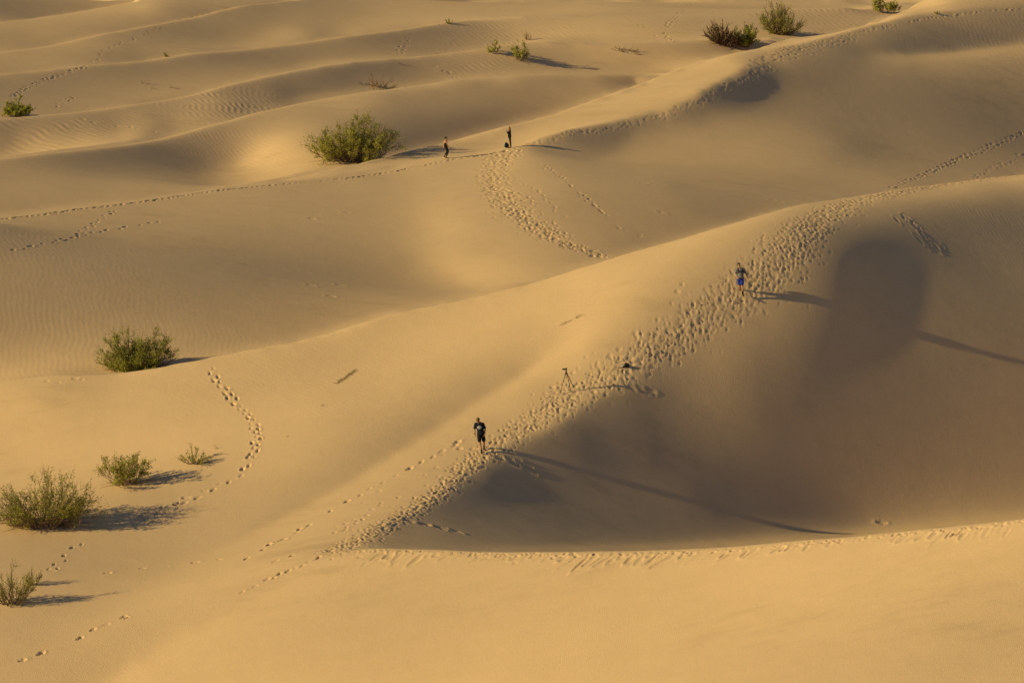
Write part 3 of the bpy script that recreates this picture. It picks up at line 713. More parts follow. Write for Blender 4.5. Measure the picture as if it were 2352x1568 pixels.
# ---------------------------------------------------------------- materials for the things
LEAF = material('leaf_olive', (0.38, 0.36, 0.06), .6, .25, .4, 3.0, transl=.5)
LEAF_DARK = material('leaf_dark', (0.23, 0.24, 0.05), .6, .25, .35, 3.0, transl=.45)
LEAF_PALE = material('leaf_pale', (0.42, 0.39, 0.09), .6, .25, .3, 3.0, transl=.35)
BARK = material('bark', (0.17, 0.12, 0.075), .9, .1, .3, 8.0)
DEAD = material('dry_wood', (0.22, 0.14, 0.09), .9, .1, .35, 8.0)
BROWN = material('brown_twigs', (0.11, 0.065, 0.045), .9, .1, .35, 8.0)
STRAW = material('dry_stalk', (0.36, 0.25, 0.13), .9, .1, .3, 8.0)
SKIN = material('skin', (0.42, 0.22, 0.135), .55, .35, .06, 12.0)
BLACK = material('black_cloth', (0.012, 0.012, 0.014), .9, .15, .3, 30.0)
NAVY = material('navy_cloth', (0.014, 0.018, 0.032), .9, .15, .25, 25.0)
GREY = material('heather_cloth', (0.17, 0.17, 0.185), .9, .15, .22, 60.0)
BLUE = material('blue_cloth', (0.01, 0.03, 0.30), .7, .2, .15, 20.0)
PURPLE = material('purple_print', (0.03, 0.018, 0.10), .9, .1, .15, 40.0)
WHITE = material('white_print', (0.72, 0.72, 0.74), .8, .2, .04, 40.0)
OLIVE = material('olive_cap', (0.12, 0.085, 0.028), .9, .1, .3, 40.0)
RUST = material('rust_patch', (0.14, 0.03, 0.015), .9, .1, .2, 40.0)
RUBBER = material('black_rubber', (0.012, 0.012, 0.012), .7, .3, .2, 30.0)
GLASS = material('dark_lens', (0.008, 0.008, 0.01), .12, .6, .1, 10.0)
HAIR_DARK = material('dark_hair', (0.045, 0.025, 0.014), .6, .3, .35, 60.0)
HAIR_BLOND = material('blond_hair', (0.30, 0.17, 0.06), .6, .3, .3, 60.0)
BOOT = material('tan_boot', (0.13, 0.085, 0.04), .85, .2, .3, 40.0)
TEAL = material('teal_nylon', (0.01, 0.09, 0.13), .7, .3, .2, 30.0)
CARBON = material('carbon_tube', (0.018, 0.018, 0.02), .4, .5, .15, 30.0)
BRONZE = material('bronze_tube', (0.045, 0.028, 0.018), .45, .5, .15, 30.0, metal=.3)
RED = material('red_tag', (0.5, 0.06, 0.03), .7, .2, .1, 30.0)
PHONE = material('phone_white', (0.75, 0.76, 0.78), .3, .5, .03, 10.0)
LIPS = material('lips', (0.35, 0.12, 0.09), .5, .3, .1, 30.0)

# ---------------------------------------------------------------- shrubs
class Twigs:
    def __init__(self): self.v = []; self.f = []
    def tube(self, pts, r0, r1, sides=4):
        n = len(pts); base = len(self.v)
        for k, p in enumerate(pts):
            d = pts[min(k + 1, n - 1)] - pts[max(k - 1, 0)]; d = d / (np.linalg.norm(d) + 1e-9)
            a = np.cross(d, (0.3, 0.1, 1.0) if abs(d[2]) < .9 else (1, 0, 0)); a /= np.linalg.norm(a) + 1e-9; b = np.cross(d, a)
            r = r0 + (r1 - r0) * k / (n - 1)
            for q in range(sides):
                t = 2 * math.pi * q / sides
                self.v.append(p + r * (math.cos(t) * a + math.sin(t) * b))
        for k in range(n - 1):
            for q in range(sides):
                q2 = (q + 1) % sides
                self.f.append((base + k * sides + q, base + k * sides + q2, base + (k + 1) * sides + q2, base + (k + 1) * sides + q))

class Leaves:
    def __init__(self): self.c = []; self.s = []
    def add(self, centres, size): self.c.append(centres); self.s.append(np.full(len(centres), size))
    def build(self, name, mat, parent, g):
        if not self.c: return None
        c = np.concatenate(self.c); s = np.concatenate(self.s) * g.uniform(.6, 1.35, len(np.concatenate(self.s)))
        n = len(c)
        a = g.normal(size=(n, 3)); a[:, 2] += .5; a /= np.linalg.norm(a, axis=1, keepdims=True)
        b = np.cross(a, g.normal(size=(n, 3))); b /= np.linalg.norm(b, axis=1, keepdims=True)
        a *= (s * .5)[:, None]; b *= (s * .24)[:, None]
        v = np.stack([c - a, c + b, c + a, c - b], 1).reshape(-1, 3)
        f = np.arange(4 * n).reshape(-1, 4)
        return mesh_object(name, v, f.tolist(), mat, parent)

def bez(p0, p1, p2, n):
    t = np.linspace(0, 1, n)[:, None]
    return (1 - t) ** 2 * p0 + 2 * t * (1 - t) * p1 + t ** 2 * p2

def shrub(label, u, v, wpx, hpx, stems=26, leaves=5000, leaf=.09, green=LEAF, seed=1, bare=.25, base=None, deep=.75, dark=.35, group=None, name='desert_shrub', cat='shrub', wood=BARK, thick=1.0, litter=0, lobes=None, low=.15, sink=.03):
    g = np.random.default_rng(seed)
    h = base or on_ground(u, v)
    x, y, z = h; z = ground_z(x, y)
    sc = math.hypot(y, z - CAM_H) / FPX
    W, H = wpx * sc, hpx * sc / .975
    root = empty(name, (x, y, z - sink)); tag(root, label, cat, group)
    tw = Twigs(); lf = Leaves(); lf2 = Leaves()
    nl = leaves / stems
    lobes = lobes if lobes is not None else [(g.uniform(0, 6.28), g.uniform(.3, .8)) for _ in range(4)]
    for k in range(stems):
        ph = 2 * math.pi * (k + g.uniform(-.5, .5)) / stems * 1.618 * 7
        rr = math.sqrt(g.uniform(.0, 1.0)) * .96
        lob = 1 + sum(a * math.cos(ph - p) for p, a in lobes) * .35
        hh = H * math.sqrt(max(.02, 1 - (rr * .93) ** 2)) * g.uniform(.5, 1.12) * min(1.1, max(.5, lob))
        hh = max(hh, low * H)
        end = np.array([math.cos(ph) * rr * W / 2, math.sin(ph) * rr * W / 2 * deep, hh])
        st = np.array([math.cos(ph) * rr * W * .13 + g.normal(0, .03) * W, math.sin(ph) * rr * W * .1, 0.0])
        mid = st * .4 + end * .6; mid[2] = hh * g.uniform(.25, .5)
        pts = bez(st, mid, end, 8)
        pts[1:-1] += g.normal(0, .012 * W, (6, 3))
        r0 = thick * (0.008 + .006 * H)
        tw.tube(pts, r0, r0 * .3)
        ntw = int(g.integers(6, 10)); bald = g.random() < .08
        for q in range(ntw):
            t = g.uniform(.3, 1.0)
            p0 = pts[min(7, int(t * 7))]
            d = (end - st); d /= np.linalg.norm(d)
            d = d + g.normal(0, .55, 3); d[2] += .35; d /= np.linalg.norm(d)
            L = H * g.uniform(.12, .3)
            p2 = p0 + d * L; p2[2] = max(p2[2], .04)
            tp = bez(p0, p0 + d * L * .5 + g.normal(0, .08 * L, 3), p2, 4)
            tw.tube(tp, r0 * .42, r0 * .16, 3)
            if g.random() < bare * (1.3 - t) or bald: continue
            m = max(1, int(nl / ntw * g.uniform(.5, 1.6)))
            tt = g.uniform(.25, 1.08, m)[:, None]
            c = p0 + (p2 - p0) * tt + g.normal(0, .10 * L + .018, (m, 3))
            c[:, 2] = np.maximum(c[:, 2], .03)
            (lf2 if g.random() < dark else lf).add(c, leaf)
    for _ in range(litter):                                  # dead low branches resting on the sand
        ph = g.uniform(0, 6.28); r = g.uniform(.1, .55) * W
        p0 = np.array([math.cos(ph) * r * .3, math.sin(ph) * r * .3 * deep, .05]); p2 = np.array([math.cos(ph) * r, math.sin(ph) * r * deep, g.uniform(.02, .12)])
        tw.tube(bez(p0, (p0 + p2) / 2 + np.array([0, 0, g.uniform(.05, .3)]), p2, 6), thick * .012, thick * .005)
    def settle(vs):
        for p in vs:
            if p[2] < .5 * H: p[2] += (ground_z(x + p[0], y + p[1]) - z) * (1 - p[2] / (.5 * H))
        return vs
    mesh_object('branches', settle(tw.v), tw.f, wood, root)
    lf.build('foliage', green, root, g)
    lf2.build('foliage', LEAF_DARK, root, g)
    return root

far = 'shrubs growing among the far dunes'
near = 'creosote shrubs on the long lit slope'
shrub('round olive green shrub on the bright far slope left of the walking woman in black', 815, 371, 246, 100, 110, 24000, .115, LEAF, 3, .12, deep=.7, dark=.25, thick=1.3, litter=14)
b0 = point(312, 850, 153.5)
shrub('dark green shrub half sunk behind the crest of the middle dune', 312, 850, 208, 98, 90, 22000, .085, LEAF, 4, .08, base=(float(b0[0]), 153.8, 0.0), sink=.32, deep=.65, dark=.5, thick=1.2, lobes=[(0.2, .4), (2.6, .5)])
shrub('widest low shrub at the left edge with bare twigs and a long shadow', 100, 1206, 290, 116, 110, 14500, .085, LEAF, 5, .3, deep=.5, dark=.4, litter=34, thick=1.0, group=near, wood=DEAD, lobes=[(0.3, .5), (2.9, .35)])
shrub('leaning shrub with green top and dry lower twigs above the denser one', 290, 1112, 160, 76, 38, 6500, .08, LEAF, 7, .25, dark=.2, litter=16, group=near, wood=DEAD)
shrub('small wispy shrub of thin stems below the climbing footprints', 448, 1063, 84, 46, 18, 1100, .075, LEAF, 8, .4, dark=.2, litter=4, group=near)
shrub('thin upright shrub with open branches in the lower left corner', 28, 1388, 124, 100, 30, 2300, .075, LEAF, 9, .45, dark=.3, litter=5, group=near, thick=1.2)
shrub('short sparse shrub just right of the lower left corner one', 78, 1342, 46, 54, 14, 700, .07, LEAF, 10, .5, dark=.3, litter=3, group=near)
shrub('rounded green shrub on the far crest at the left edge', 40, 266, 92, 38, 34, 5200, .15, LEAF, 12, .15, dark=.3, group=far, litter=4)
shrub('small pale shrub on bare stems at the left end of the mound', 1133, 122, 38, 32, 12, 700, .15, LEAF_PALE, 13, .35, dark=.1, group=far)
shrub('green shrub with crooked stems on the right end of the mound', 1194, 138, 54, 48, 18, 1700, .15, LEAF_PALE, 14, .3, dark=.35, group=far, litter=12, wood=BARK)
shrub('brown half dead shrub with a few green tips beside the far ridge', 1657, 100, 92, 50, 90, 900, .14, LEAF, 15, .8, dark=.3, group=far, wood=BROWN, thick=2.6, litter=14)
shrub('dark green shrub touching the brown half dead one', 1712, 107, 76, 52, 36, 5200, .16, LEAF, 16, .1, dark=.75, group=far)
shrub('tall feathery shrub standing behind the brown and dark pair', 1789, 79, 122, 70, 80, 5200, .13, LEAF, 17, .2, dark=.4, group=far, thick=1.6, low=.3)
shrub('yellow green shrub at the top edge behind the bright ridge', 2034, 30, 62, 38, 30, 3600, .17, LEAF_PALE, 18, .1, dark=.2, group=far)
shrub('tiny green tuft alone on the far slope at upper left', 382, 131, 22, 12, 10, 260, .14, LEAF, 19, .3, group=far)
shrub('tiny green tuft on a far crest near the top centre', 1030, 54, 22, 13, 10, 220, .15, LEAF, 20, .35, group=far)
shrub('small green sprig on the trodden crest at upper right', 2152, 33, 16, 8, 8, 160, .13, LEAF_PALE, 21, .3, group=far)
shrub('dry reddish sprig behind the mound shrubs', 1211, 92, 26, 20, 12, 60, .1, LEAF_PALE, 22, .9, name='dry_sprig', cat='dead plant', wood=DEAD, thick=1.5)

def dead_brush(label, u, v, wpx, hpx, n, seed, name='dead_brush', mat=DEAD, thick=1.0, flat=.5):
    g = np.random.default_rng(seed)
    x, y, z = on_ground(u, v); sc = y / FPX; W, H = wpx * sc, hpx * sc
    root = empty(name, (x, y, z - .02)); tag(root, label, 'dead plant')
    tw = Twigs()
    for k in range(n):
        a = g.uniform(-W / 2, W / 2) * .8; b = g.uniform(-W / 2, W / 2) * flat
        p0 = np.array([a, b, ground_z(x + a, y + b) - z])
        d = np.array([a / W * 2.0 + g.normal(0, .5), g.normal(0, .4), g.uniform(.1, 1.0)]); d /= np.linalg.norm(d)
        L = H * g.uniform(.4, 1.1); p2 = p0 + d * L
        m = (p0 + p2) / 2 + g.normal(0, .14 * L, 3)
        pts = bez(p0, m, p2, 5); r = thick * (.012 + .008 * H)
        tw.tube(pts, r, r * .35)
        for _ in range(3):
            q = pts[int(g.integers(1, 5))]; e = d + g.normal(0, .6, 3); e /= np.linalg.norm(e)
            tw.tube(np.array([q, q + e * L * .2, q + e * L * .38 + g.normal(0, .03, 3)]), r * .5, r * .2, 3)
    mesh_object('branches', tw.v, tw.f, mat, root)
    return root

dead_brush('tangle of bare grey brown branches lying in a far hollow', 876, 204, 74, 30, 34, 31, thick=1.6)
dead_brush('row of low dead stubs on a scuffed far mound', 1440, 120, 66, 13, 22, 32, thick=2.0, flat=.2)
dead_brush('pair of dark stubs leftmost in the far left hollow', 333, 193, 12, 10, 6, 33, 'dead_stubs', thick=1.4)
dead_brush('short dead stub under the leftmost pair in the far left hollow', 351, 205, 10, 8, 5, 34, 'dead_stubs', thick=1.3)
dead_brush('spread of thin dead twigs in the far left hollow', 404, 204, 24, 10, 9, 35, 'dead_twigs', thick=1.0)
dead_brush('two dead twigs beside the short far footprint line', 921, 150, 10, 9, 5, 36, 'dead_twigs', thick=1.2)
dead_brush('single upright dry stalk right of the small wispy shrub', 502, 1030, 5, 20, 2, 37, 'dry_stalk', thick=.8)
dead_brush('forked dry twig lying on the bright slope near the climbing footprints', 657, 1003, 12, 8, 3, 38, 'dry_twig', thick=.8)
dead_brush('dry twig lying below the litter patch on the lit slope', 740, 932, 16, 9, 3, 39, 'dry_twig', thick=.9)

def litter(label, line, n, seed, wide):
    g = np.random.default_rng(seed); tw = Twigs(); P = resample(line, 2.0)
    o0 = on_ground(*line[len(line) // 2])
    for k in range(n):
        q = P[int(g.integers(len(P)))]; h = on_ground(q[0] + g.normal(0, wide), q[1] + g.normal(0, wide * .35))
        if not h: continue
        a = g.normal(.5, .35); L = g.uniform(.06, .28); d = np.array([math.cos(a), math.sin(a), g.uniform(-.05, .2)])
        p = np.array([h[0] - o0[0], h[1] - o0[1], ground_z(h[0], h[1]) - o0[2] + .006])
        tw.tube(np.array([p, p + d * L * .5 + np.array([0, 0, .02]), p + d * L]), .008, .004, 3)
    root = mesh_object('plant_litter', tw.v, tw.f, STRAW); root.location = o0
    tag(root, label, 'plant litter', kind='stuff')

litter('dark streak of dry plant litter on the lit slope left of centre', [(772,880),(790,868),(808,856),(816,851)], 110, 41, 3)
litter('thin streak of dry plant litter on the bright face below the middle crest', [(1286,748),(1310,736),(1334,724)], 55, 42, 3)

# ---------------------------------------------------------------- people
def loft(bm_v, bm_f, chain, sides=14):
    """closed tapered limb through (x, y, z, rx[, ry]) rings with rounded ends"""
    P = [np.array(c[:3], float) for c in chain]; Rr = [(c[3], c[4] if len(c) > 4 else c[3]) for c in chain]
    d0 = P[0] - P[1]; d0 /= np.linalg.norm(d0); d1 = P[-1] - P[-2]; d1 /= np.linalg.norm(d1)
    pts = [P[0] + d0 * min(Rr[0]) * .85, P[0] + d0 * min(Rr[0]) * .5] + P + [P[-1] + d1 * min(Rr[-1]) * .5, P[-1] + d1 * min(Rr[-1]) * .85]
    rad = [tuple(r * .45 for r in Rr[0]), tuple(r * .85 for r in Rr[0])] + Rr + [tuple(r * .85 for r in Rr[-1]), tuple(r * .45 for r in Rr[-1])]
    n = len(pts); base = len(bm_v)
    for k in range(n):
        d = pts[min(k + 1, n - 1)] - pts[max(k - 1, 0)]; d /= np.linalg.norm(d) + 1e-9
        ax = np.array([1.0, 0, 0]) if abs(d[0]) < .8 else np.array([0, 0, 1.0])
        a = ax - d * ax.dot(d); a /= np.linalg.norm(a); b = np.cross(d, a)
        for q in range(sides):
            t = 2 * math.pi * q / sides
            bm_v.append(pts[k] + rad[k][0] * math.cos(t) * a + rad[k][1] * math.sin(t) * b)
    for k in range(n - 1):
        for q in range(sides):
            q2 = (q + 1) % sides
            bm_f.append((base + k * sides + q, base + k * sides + q2, base + (k + 1) * sides + q2, base + (k + 1) * sides + q))
    bm_f.append(tuple(base + q for q in range(sides))[::-1]); bm_f.append(tuple(base + (n - 1) * sides + q for q in range(sides)))

def fused(name, chains, mat, parent, voxel=.012, smooth=4, label=None):
    """several limbs melted into one continuous surface"""
    v, f = [], []
    for c in chains: loft(v, f, c)
    o = mesh_object(name, v, f, mat)
    m = o.modifiers.new('melt', 'REMESH'); m.mode = 'VOXEL'; m.voxel_size = voxel; m.use_smooth_shade = True
    s = o.modifiers.new('soft', 'SMOOTH'); s.iterations = smooth; s.factor = .5
    dg = bpy.context.evaluated_depsgraph_get(); dg.update()
    me = bpy.data.meshes.new_from_object(o.evaluated_get(dg)); me.name = name
    me.materials.clear(); me.materials.append(mat)
    o.modifiers.clear(); o.data = me; o.parent = parent
    if label: o['label'] = label
    return o

def hand(wrist, tip, palm_n, thumb_side, curl=.35, s=1.0):
    """palm, four bent fingers of unequal length and a thumb from the side of the palm"""
    w = np.array(wrist, float); t = np.array(tip, float); d = t - w; d /= np.linalg.norm(d)
    nrm = np.array(palm_n, float); nrm -= d * nrm.dot(d); nrm /= np.linalg.norm(nrm); sd = np.cross(d, nrm) * thumb_side
    C = []
    kn = w + d * .085 * s
    for q in (-1, -.33, .33, 1):
        C.append([(*(w + sd * q * .012 * s), .017 * s), (*(w + d * .045 * s + sd * q * .026 * s), .016 * s), (*(kn + sd * q * .032 * s), .0125 * s)])
    for q, L in ((-1, .062), (-.33, .078), (.33, .084), (1, .074)):
        p0 = kn + sd * q * .034 * s; L *= s
        p1 = p0 + (d * math.cos(curl) + nrm * math.sin(curl)) * L * .45
        p2 = p1 + (d * math.cos(curl * 2.2) + nrm * math.sin(curl * 2.2)) * L * .32
        p3 = p2 + (d * math.cos(curl * 3) + nrm * math.sin(curl * 3)) * L * .26
        C.append([(*p0, .0115 * s), (*p1, .0105 * s), (*p2, .0098 * s), (*p3, .0085 * s)])
    q0 = w + d * .03 * s + sd * .03 * s; q1 = q0 + (d * .6 + sd * .8) * .035 * s + nrm * .01; q2 = q1 + (d * .85 + sd * .25 + nrm * .4) * .032 * s
    C.append([(*q0, .0145 * s), (*q1, .013 * s), (*q2, .0105 * s)])
    return C

def head_chains(c, face, s=1.0):
    """skull, jaw, nose, brow and ears; c is the centre of the skull, face the way it looks"""
    c = np.array(c, float); f = np.array(face, float); f /= np.linalg.norm(f)
    up = np.array([0, 0, 1.0]); up = up - f * up.dot(f); up /= np.linalg.norm(up); sd = np.cross(f, up)
    P = lambda a, b, k: tuple(c + f * a * s + up * b * s + sd * k * s)
    return [[(*P(-.015, .035, 0), .078 * s, .082 * s), (*P(-.01, .0, 0), .079 * s, .088 * s), (*P(.02, -.055, 0), .064 * s, .066 * s)],
            [(*P(.025, -.05, 0), .058 * s), (*P(.05, -.095, 0), .034 * s)],
            [(*P(.083, -.002, 0), .011 * s), (*P(.104, -.034, 0), .016 * s)],
            [(*P(.068, .022, -.035), .014 * s), (*P(.074, .022, 0), .013 * s), (*P(.068, .022, .035), .014 * s)],
            [(*P(-.005, .0, .082), .012 * s), (*P(-.008, -.035, .08), .011 * s)], [(*P(-.005, .0, -.082), .012 * s), (*P(-.008, -.035, -.08), .011 * s)],
            [(*P(.078, -.068, -.02), .009 * s), (*P(.084, -.068, 0), .010 * s), (*P(.078, -.068, .02), .009 * s)]], P

def eyes(P, parent, s=1.0):
    for k in (-.031, .031):
        v, f = [], []
        loft(v, f, [(*P(.079, -.004, k - .009), .006 * s), (*P(.079, -.004, k + .009), .006 * s)], 8)
        mesh_object('eye', v, f, GLASS, parent, True)

def sunglasses(P, parent):
    v, f = [], []
    for k in (-.034, .034):
        loft(v, f, [(*P(.086, -.003, k - .018), .017, .008), (*P(.088, -.003, k), .021, .008), (*P(.086, -.003, k + .018), .017, .008)], 10)
        loft(v, f, [(*P(.08, .004, k * 2.05), .005), (*P(-.01, .006, k * 2.5), .005)], 6)
    loft(v, f, [(*P(.092, .004, -.02), .005), (*P(.092, .004, .02), .005)], 6)
    return mesh_object('sunglasses', v, f, GLASS, parent, True)

def shoe(name, heel, toe, up, mat, parent, s=1.0):
    h = np.array(heel, float); t = np.array(toe, float); up = np.array(up, float)
    d = (t - h) / np.linalg.norm(t - h)
    return fused(name, [[(*(h + up * .01), .042 * s, .036 * s), (*(h + d * .1 * s), .043 * s, .034 * s), (*(h + d * .19 * s), .05 * s, .03 * s), (*(h + d * .25 * s - up * .008), .042 * s, .022 * s)],
                        [(*(h + up * .012 + d * .02), .042 * s), (*(h + up * .085 + d * .02), .044 * s)]], mat, parent, .01, 3)

def surface_print(name, strokes, mat, parent, cx, cz, rx, ry, cy=0.0, wid=.012, off=.006):
    """flat marks laid on the chest; strokes are polylines in metres about (cx, cz)"""
    v, f = [], []
    def onto(a, b):
        q = min(.97, abs(a) / rx)
        return (cx + a, cy - ry * math.sqrt(1 - q * q) - off, cz + b)
    for st in strokes:
        wd = wid
        if isinstance(st, tuple): st, wd = st
        for (a0, b0), (a1, b1) in zip(st[:-1], st[1:]):
            dx, dz = a1 - a0, b1 - b0; L = math.hypot(dx, dz) + 1e-9; nx, nz = -dz / L * wd / 2, dx / L * wd / 2; ex, ez = dx / L * wd * .3, dz / L * wd * .3
            i = len(v)
            v += [onto(a0 + nx - ex, b0 + nz - ez), onto(a1 + nx + ex, b1 + nz + ez), onto(a1 - nx + ex, b1 - nz + ez), onto(a0 - nx - ex, b0 - nz - ez)]
            f.append((i, i + 1, i + 2, i + 3))
    return mesh_object(name, v, f, mat, parent)

def arc(cx, cz, r, a0, a1, n=9, sq=1.0):
    return [(cx + r * math.cos(R(a0 + (a1 - a0) * k / n)), cz + r * sq * math.sin(R(a0 + (a1 - a0) * k / n))) for k in range(n + 1)]

def stand(label, u, v, lift=0.0):
    x, y, z = on_ground(u, v); z = ground_z(x, y)
    p = empty('person', (x, y, z + lift)); tag(p, label, 'person', 'walkers on the dunes')
    return p

# ---- man in cap, walking towards the viewer, looking down
p = stand('man in olive cap, dark printed t-shirt and black shorts walking down the trodden crest', 1104.5, 1036, .02)
hc, PH = head_chains((-.14, -.05, 1.625), (-.12, -1, -.42))
fl, fr = (.03, -.2, .04), (.15, .26, .13)
body = [[(0, 0, .96, .15, .11), (-.03, 0, 1.1, .135, .1), (-.06, 0, 1.3, .16, .105), (-.08, 0, 1.43, .15, .08)], [(-.09, -.01, 1.45, .062), (-.12, -.03, 1.54, .056)],
        [(-.09, 0, .93, .095), (-.075, -.1, .7, .078), (-.06, -.15, .5, .058), (-.02, -.15, .38, .058), (.02, -.17, .13, .038), (.03, -.18, .07, .04)],
        [(.09, 0, .93, .095), (.13, 0, .7, .078), (.15, .02, .52, .058), (.15, .1, .4, .058), (.145, .25, .24, .038), (.145, .27, .19, .04)],
        [(-.26, 0, 1.43, .058), (-.3, .02, 1.3, .05), (-.315, .03, 1.17, .042), (-.31, 0, 1.05, .04), (-.3, -.04, .9, .028)],
        [(.11, 0, 1.43, .058), (.17, .02, 1.3, .05), (.215, .04, 1.16, .042), (.21, 0, 1.05, .04), (.19, -.07, .91, .028)]]
body += hc + hand((-.3, -.04, .9), (-.28, -.07, .72), (.9, -.3, 0), 1, .4) + hand((.19, -.07, .91), (.16, -.13, .74), (-.9, -.2, 0), -1, .5)
fused('body', body, SKIN, p, .0075, 3)
fused('t_shirt', [[(0, 0, .93, .2, .145), (-.02, 0, 1.08, .175, .13), (-.055, 0, 1.28, .19, .135), (-.075, 0, 1.41, .175, .11), (-.085, 0, 1.475, .1, .08)], [(-.27, 0, 1.415, .078), (-.08, 0, 1.44, .085), (.12, 0, 1.415, .078)],
                  [(-.2, 0, 1.43, .075), (-.275, .01, 1.36, .074), (-.31, .02, 1.2, .07)], [(.05, 0, 1.43, .075), (.13, .01, 1.36, .074), (.2, .03, 1.21, .07)]], NAVY, p)
fused('shorts', [[(0, 0, .97, .192, .135), (0, 0, .88, .195, .14)], [(-.09, -.02, .92, .112), (-.08, -.1, .72, .108), (-.068, -.14, .59, .1)], [(.085, 0, .88, .108), (.12, 0, .74, .102), (.145, .01, .57, .1)]], BLACK, p)
shoe('shoe', (fl[0], -.16, .05), (.045, -.42, .0), (0, 0, 1), RUBBER, p); shoe('shoe', (.145, .3, .19), (.17, .13, .03), (0, -.5, .8), RUBBER, p)
fused('cap', [[(*PH(-.02, .05, 0), .092, .1), (*PH(-.02, .09, 0), .08, .09), (*PH(-.02, .115, 0), .045, .05)], [(*PH(.05, .045, 0), .075, .03), (*PH(.12, .04, 0), .07, .012), (*PH(.155, .03, 0), .05, .008)]], OLIVE, p, .008, 2)
fused('cap_badge', [[(*PH(.075, .085, -.02), .018, .006), (*PH(.075, .085, .02), .018, .006)]], RUST, p, .006, 1)
sunglasses(PH, p)
fused('watch', [[(-.302, -.03, .93, .038), (-.301, -.035, .9, .038)]], RUBBER, p, .008, 1)
surface_print('shirt_print', [(arc(.0, -.02, .10, 160, 20, 10, .75), .022), (arc(.0, -.03, .065, 170, 10, 8, .7), .014), ([(-.105, -.02), (-.08, -.05), (-.05, -.035), (-.02, -.07), (.02, -.055), (.05, -.08), (.09, -.03)], .018),
              ([(-.10, .0), (-.11, -.055)], .016), ([(.095, .0), (.115, -.03)], .016), (arc(.03, -.01, .03, 0, 330, 9), .013), ([(-.05, .0), (-.03, -.04)], .012), ([(-.085, -.085), (-.04, -.1), (.01, -.085)], .014)], WHITE, p, -.06, 1.29, .19, .135)

# ---- man in blue shorts
p2 = stand('man in grey t-shirt and bright blue shorts walking towards the viewer with head turned', 1700, 676, .02)
hc, PH = head_chains((-.10, -.03, 1.635), (.62, -.8, -.05))
body = [[(0, 0, .96, .145, .11), (0, 0, 1.1, .135, .1), (-.01, 0, 1.3, .16, .105), (-.03, 0, 1.43, .15, .08)], [(-.06, 0, 1.45, .06), (-.085, -.02, 1.55, .056)],
        [(.085, 0, .93, .095), (.09, -.08, .7, .078), (.095, -.12, .5, .058), (.11, -.12, .38, .057), (.13, -.15, .13, .038), (.135, -.16, .07, .04)],
        [(-.085, 0, .93, .095), (-.06, .05, .7, .078), (-.03, .08, .5, .058), (0, .15, .38, .057), (.05, .27, .2, .038), (.055, .28, .15, .04)],
        [(-.2, 0, 1.43, .056), (-.25, .03, 1.3, .048), (-.285, .05, 1.17, .041), (-.25, -.06, 1.06, .039), (-.18, -.15, .99, .028)],
        [(.16, 0, 1.42, .056), (.235, .02, 1.3, .048), (.29, .05, 1.17, .041), (.35, .03, 1.05, .038), (.4, -.01, .94, .028)]]
body += hc + hand((-.18, -.15, .99), (-.06, -.24, .93), (.2, .5, -.6), 1, .75) + hand((.4, -.01, .94), (.44, -.04, .8), (-.8, -.2, 0), -1, .4)
fused('body', body, SKIN, p2, .0075, 3)
fused('t_shirt', [[(-.005, 0, .93, .195, .145), (0, 0, 1.08, .172, .128), (-.01, 0, 1.28, .188, .132), (-.03, 0, 1.41, .175, .11), (-.045, 0, 1.475, .1, .08)], [(-.21, 0, 1.41, .078), (-.03, 0, 1.44, .085), (.17, 0, 1.405, .078)],
                  [(-.15, 0, 1.42, .074), (-.23, .02, 1.35, .073), (-.265, .04, 1.21, .07)], [(.1, 0, 1.42, .074), (.2, .01, 1.35, .073), (.265, .04, 1.21, .07)]], GREY, p2)
fused('shorts', [[(0, 0, .97, .188, .135), (0, 0, .88, .192, .14)], [(.085, 0, .88, .106), (.09, -.06, .74, .1), (.095, -.1, .6, .1)], [(-.085, 0, .88, .106), (-.07, .03, .74, .1), (-.05, .06, .58, .1)]], BLUE, p2)
fused('sock', [[(.125, -.15, .2, .046), (.132, -.16, .08, .046)]], BLACK, p2, .01, 2); fused('sock', [[(.035, .24, .26, .046), (.052, .28, .15, .046)]], BLACK, p2, .01, 2)
shoe('shoe', (.135, -.13, .05), (.16, -.4, .0), (0, 0, 1), RUBBER, p2); shoe('shoe', (.055, .31, .14), (.07, .12, .02), (0, -.4, .9), RUBBER, p2)
fused('hair', [[(*PH(-.03, .055, 0), .088, .095), (*PH(-.01, .09, 0), .08, .085), (*PH(.03, .1, 0), .055, .05)], [(*PH(-.07, .02, 0), .075, .05), (*PH(-.075, -.035, 0), .06, .04)]], HAIR_DARK, p2, .008, 2)
sunglasses(PH, p2)
fused('watch', [[(.388, 0, .965, .036), (.4, -.01, .94, .036)]], RUBBER, p2, .008, 1)
blocks = []
for row, (z0, n, w0) in enumerate(((.035, 7, .17), (-.025, 6, .145))):
    for k in range(n):
        x0 = -w0 / 2 + w0 * k / n; wl = w0 / n * .8
        blocks += [([(x0, z0 - .022), (x0, z0 + .022)], .013), ([(x0, z0 + .02), (x0 + wl, z0 + .02)], .011)]
        if (k + row) % 2: blocks += [([(x0 + wl, z0 - .022), (x0 + wl, z0 + .022)], .013)]
        else: blocks += [([(x0, z0 - .02), (x0 + wl, z0 - .02)], .011), ([(x0, z0), (x0 + wl * .8, z0)], .010)]
surface_print('shirt_print', blocks, PURPLE, p2, -.01, 1.30, .188, .132)
surface_print('hem_logo', [([(-.012, 0), (.012, 0)], .014)], WHITE, p2, -.075, .62, .1, .1, cy=.05, off=.012)
bp = empty('backpack', p2.location.copy()); tag(bp, 'black backpack worn by the man in blue shorts', 'backpack')
fused('pack_body', [[(0, .2, 1.02, .13, .075), (-.01, .21, 1.2, .145, .085), (-.02, .19, 1.4, .12, .06)]], BLACK, bp)
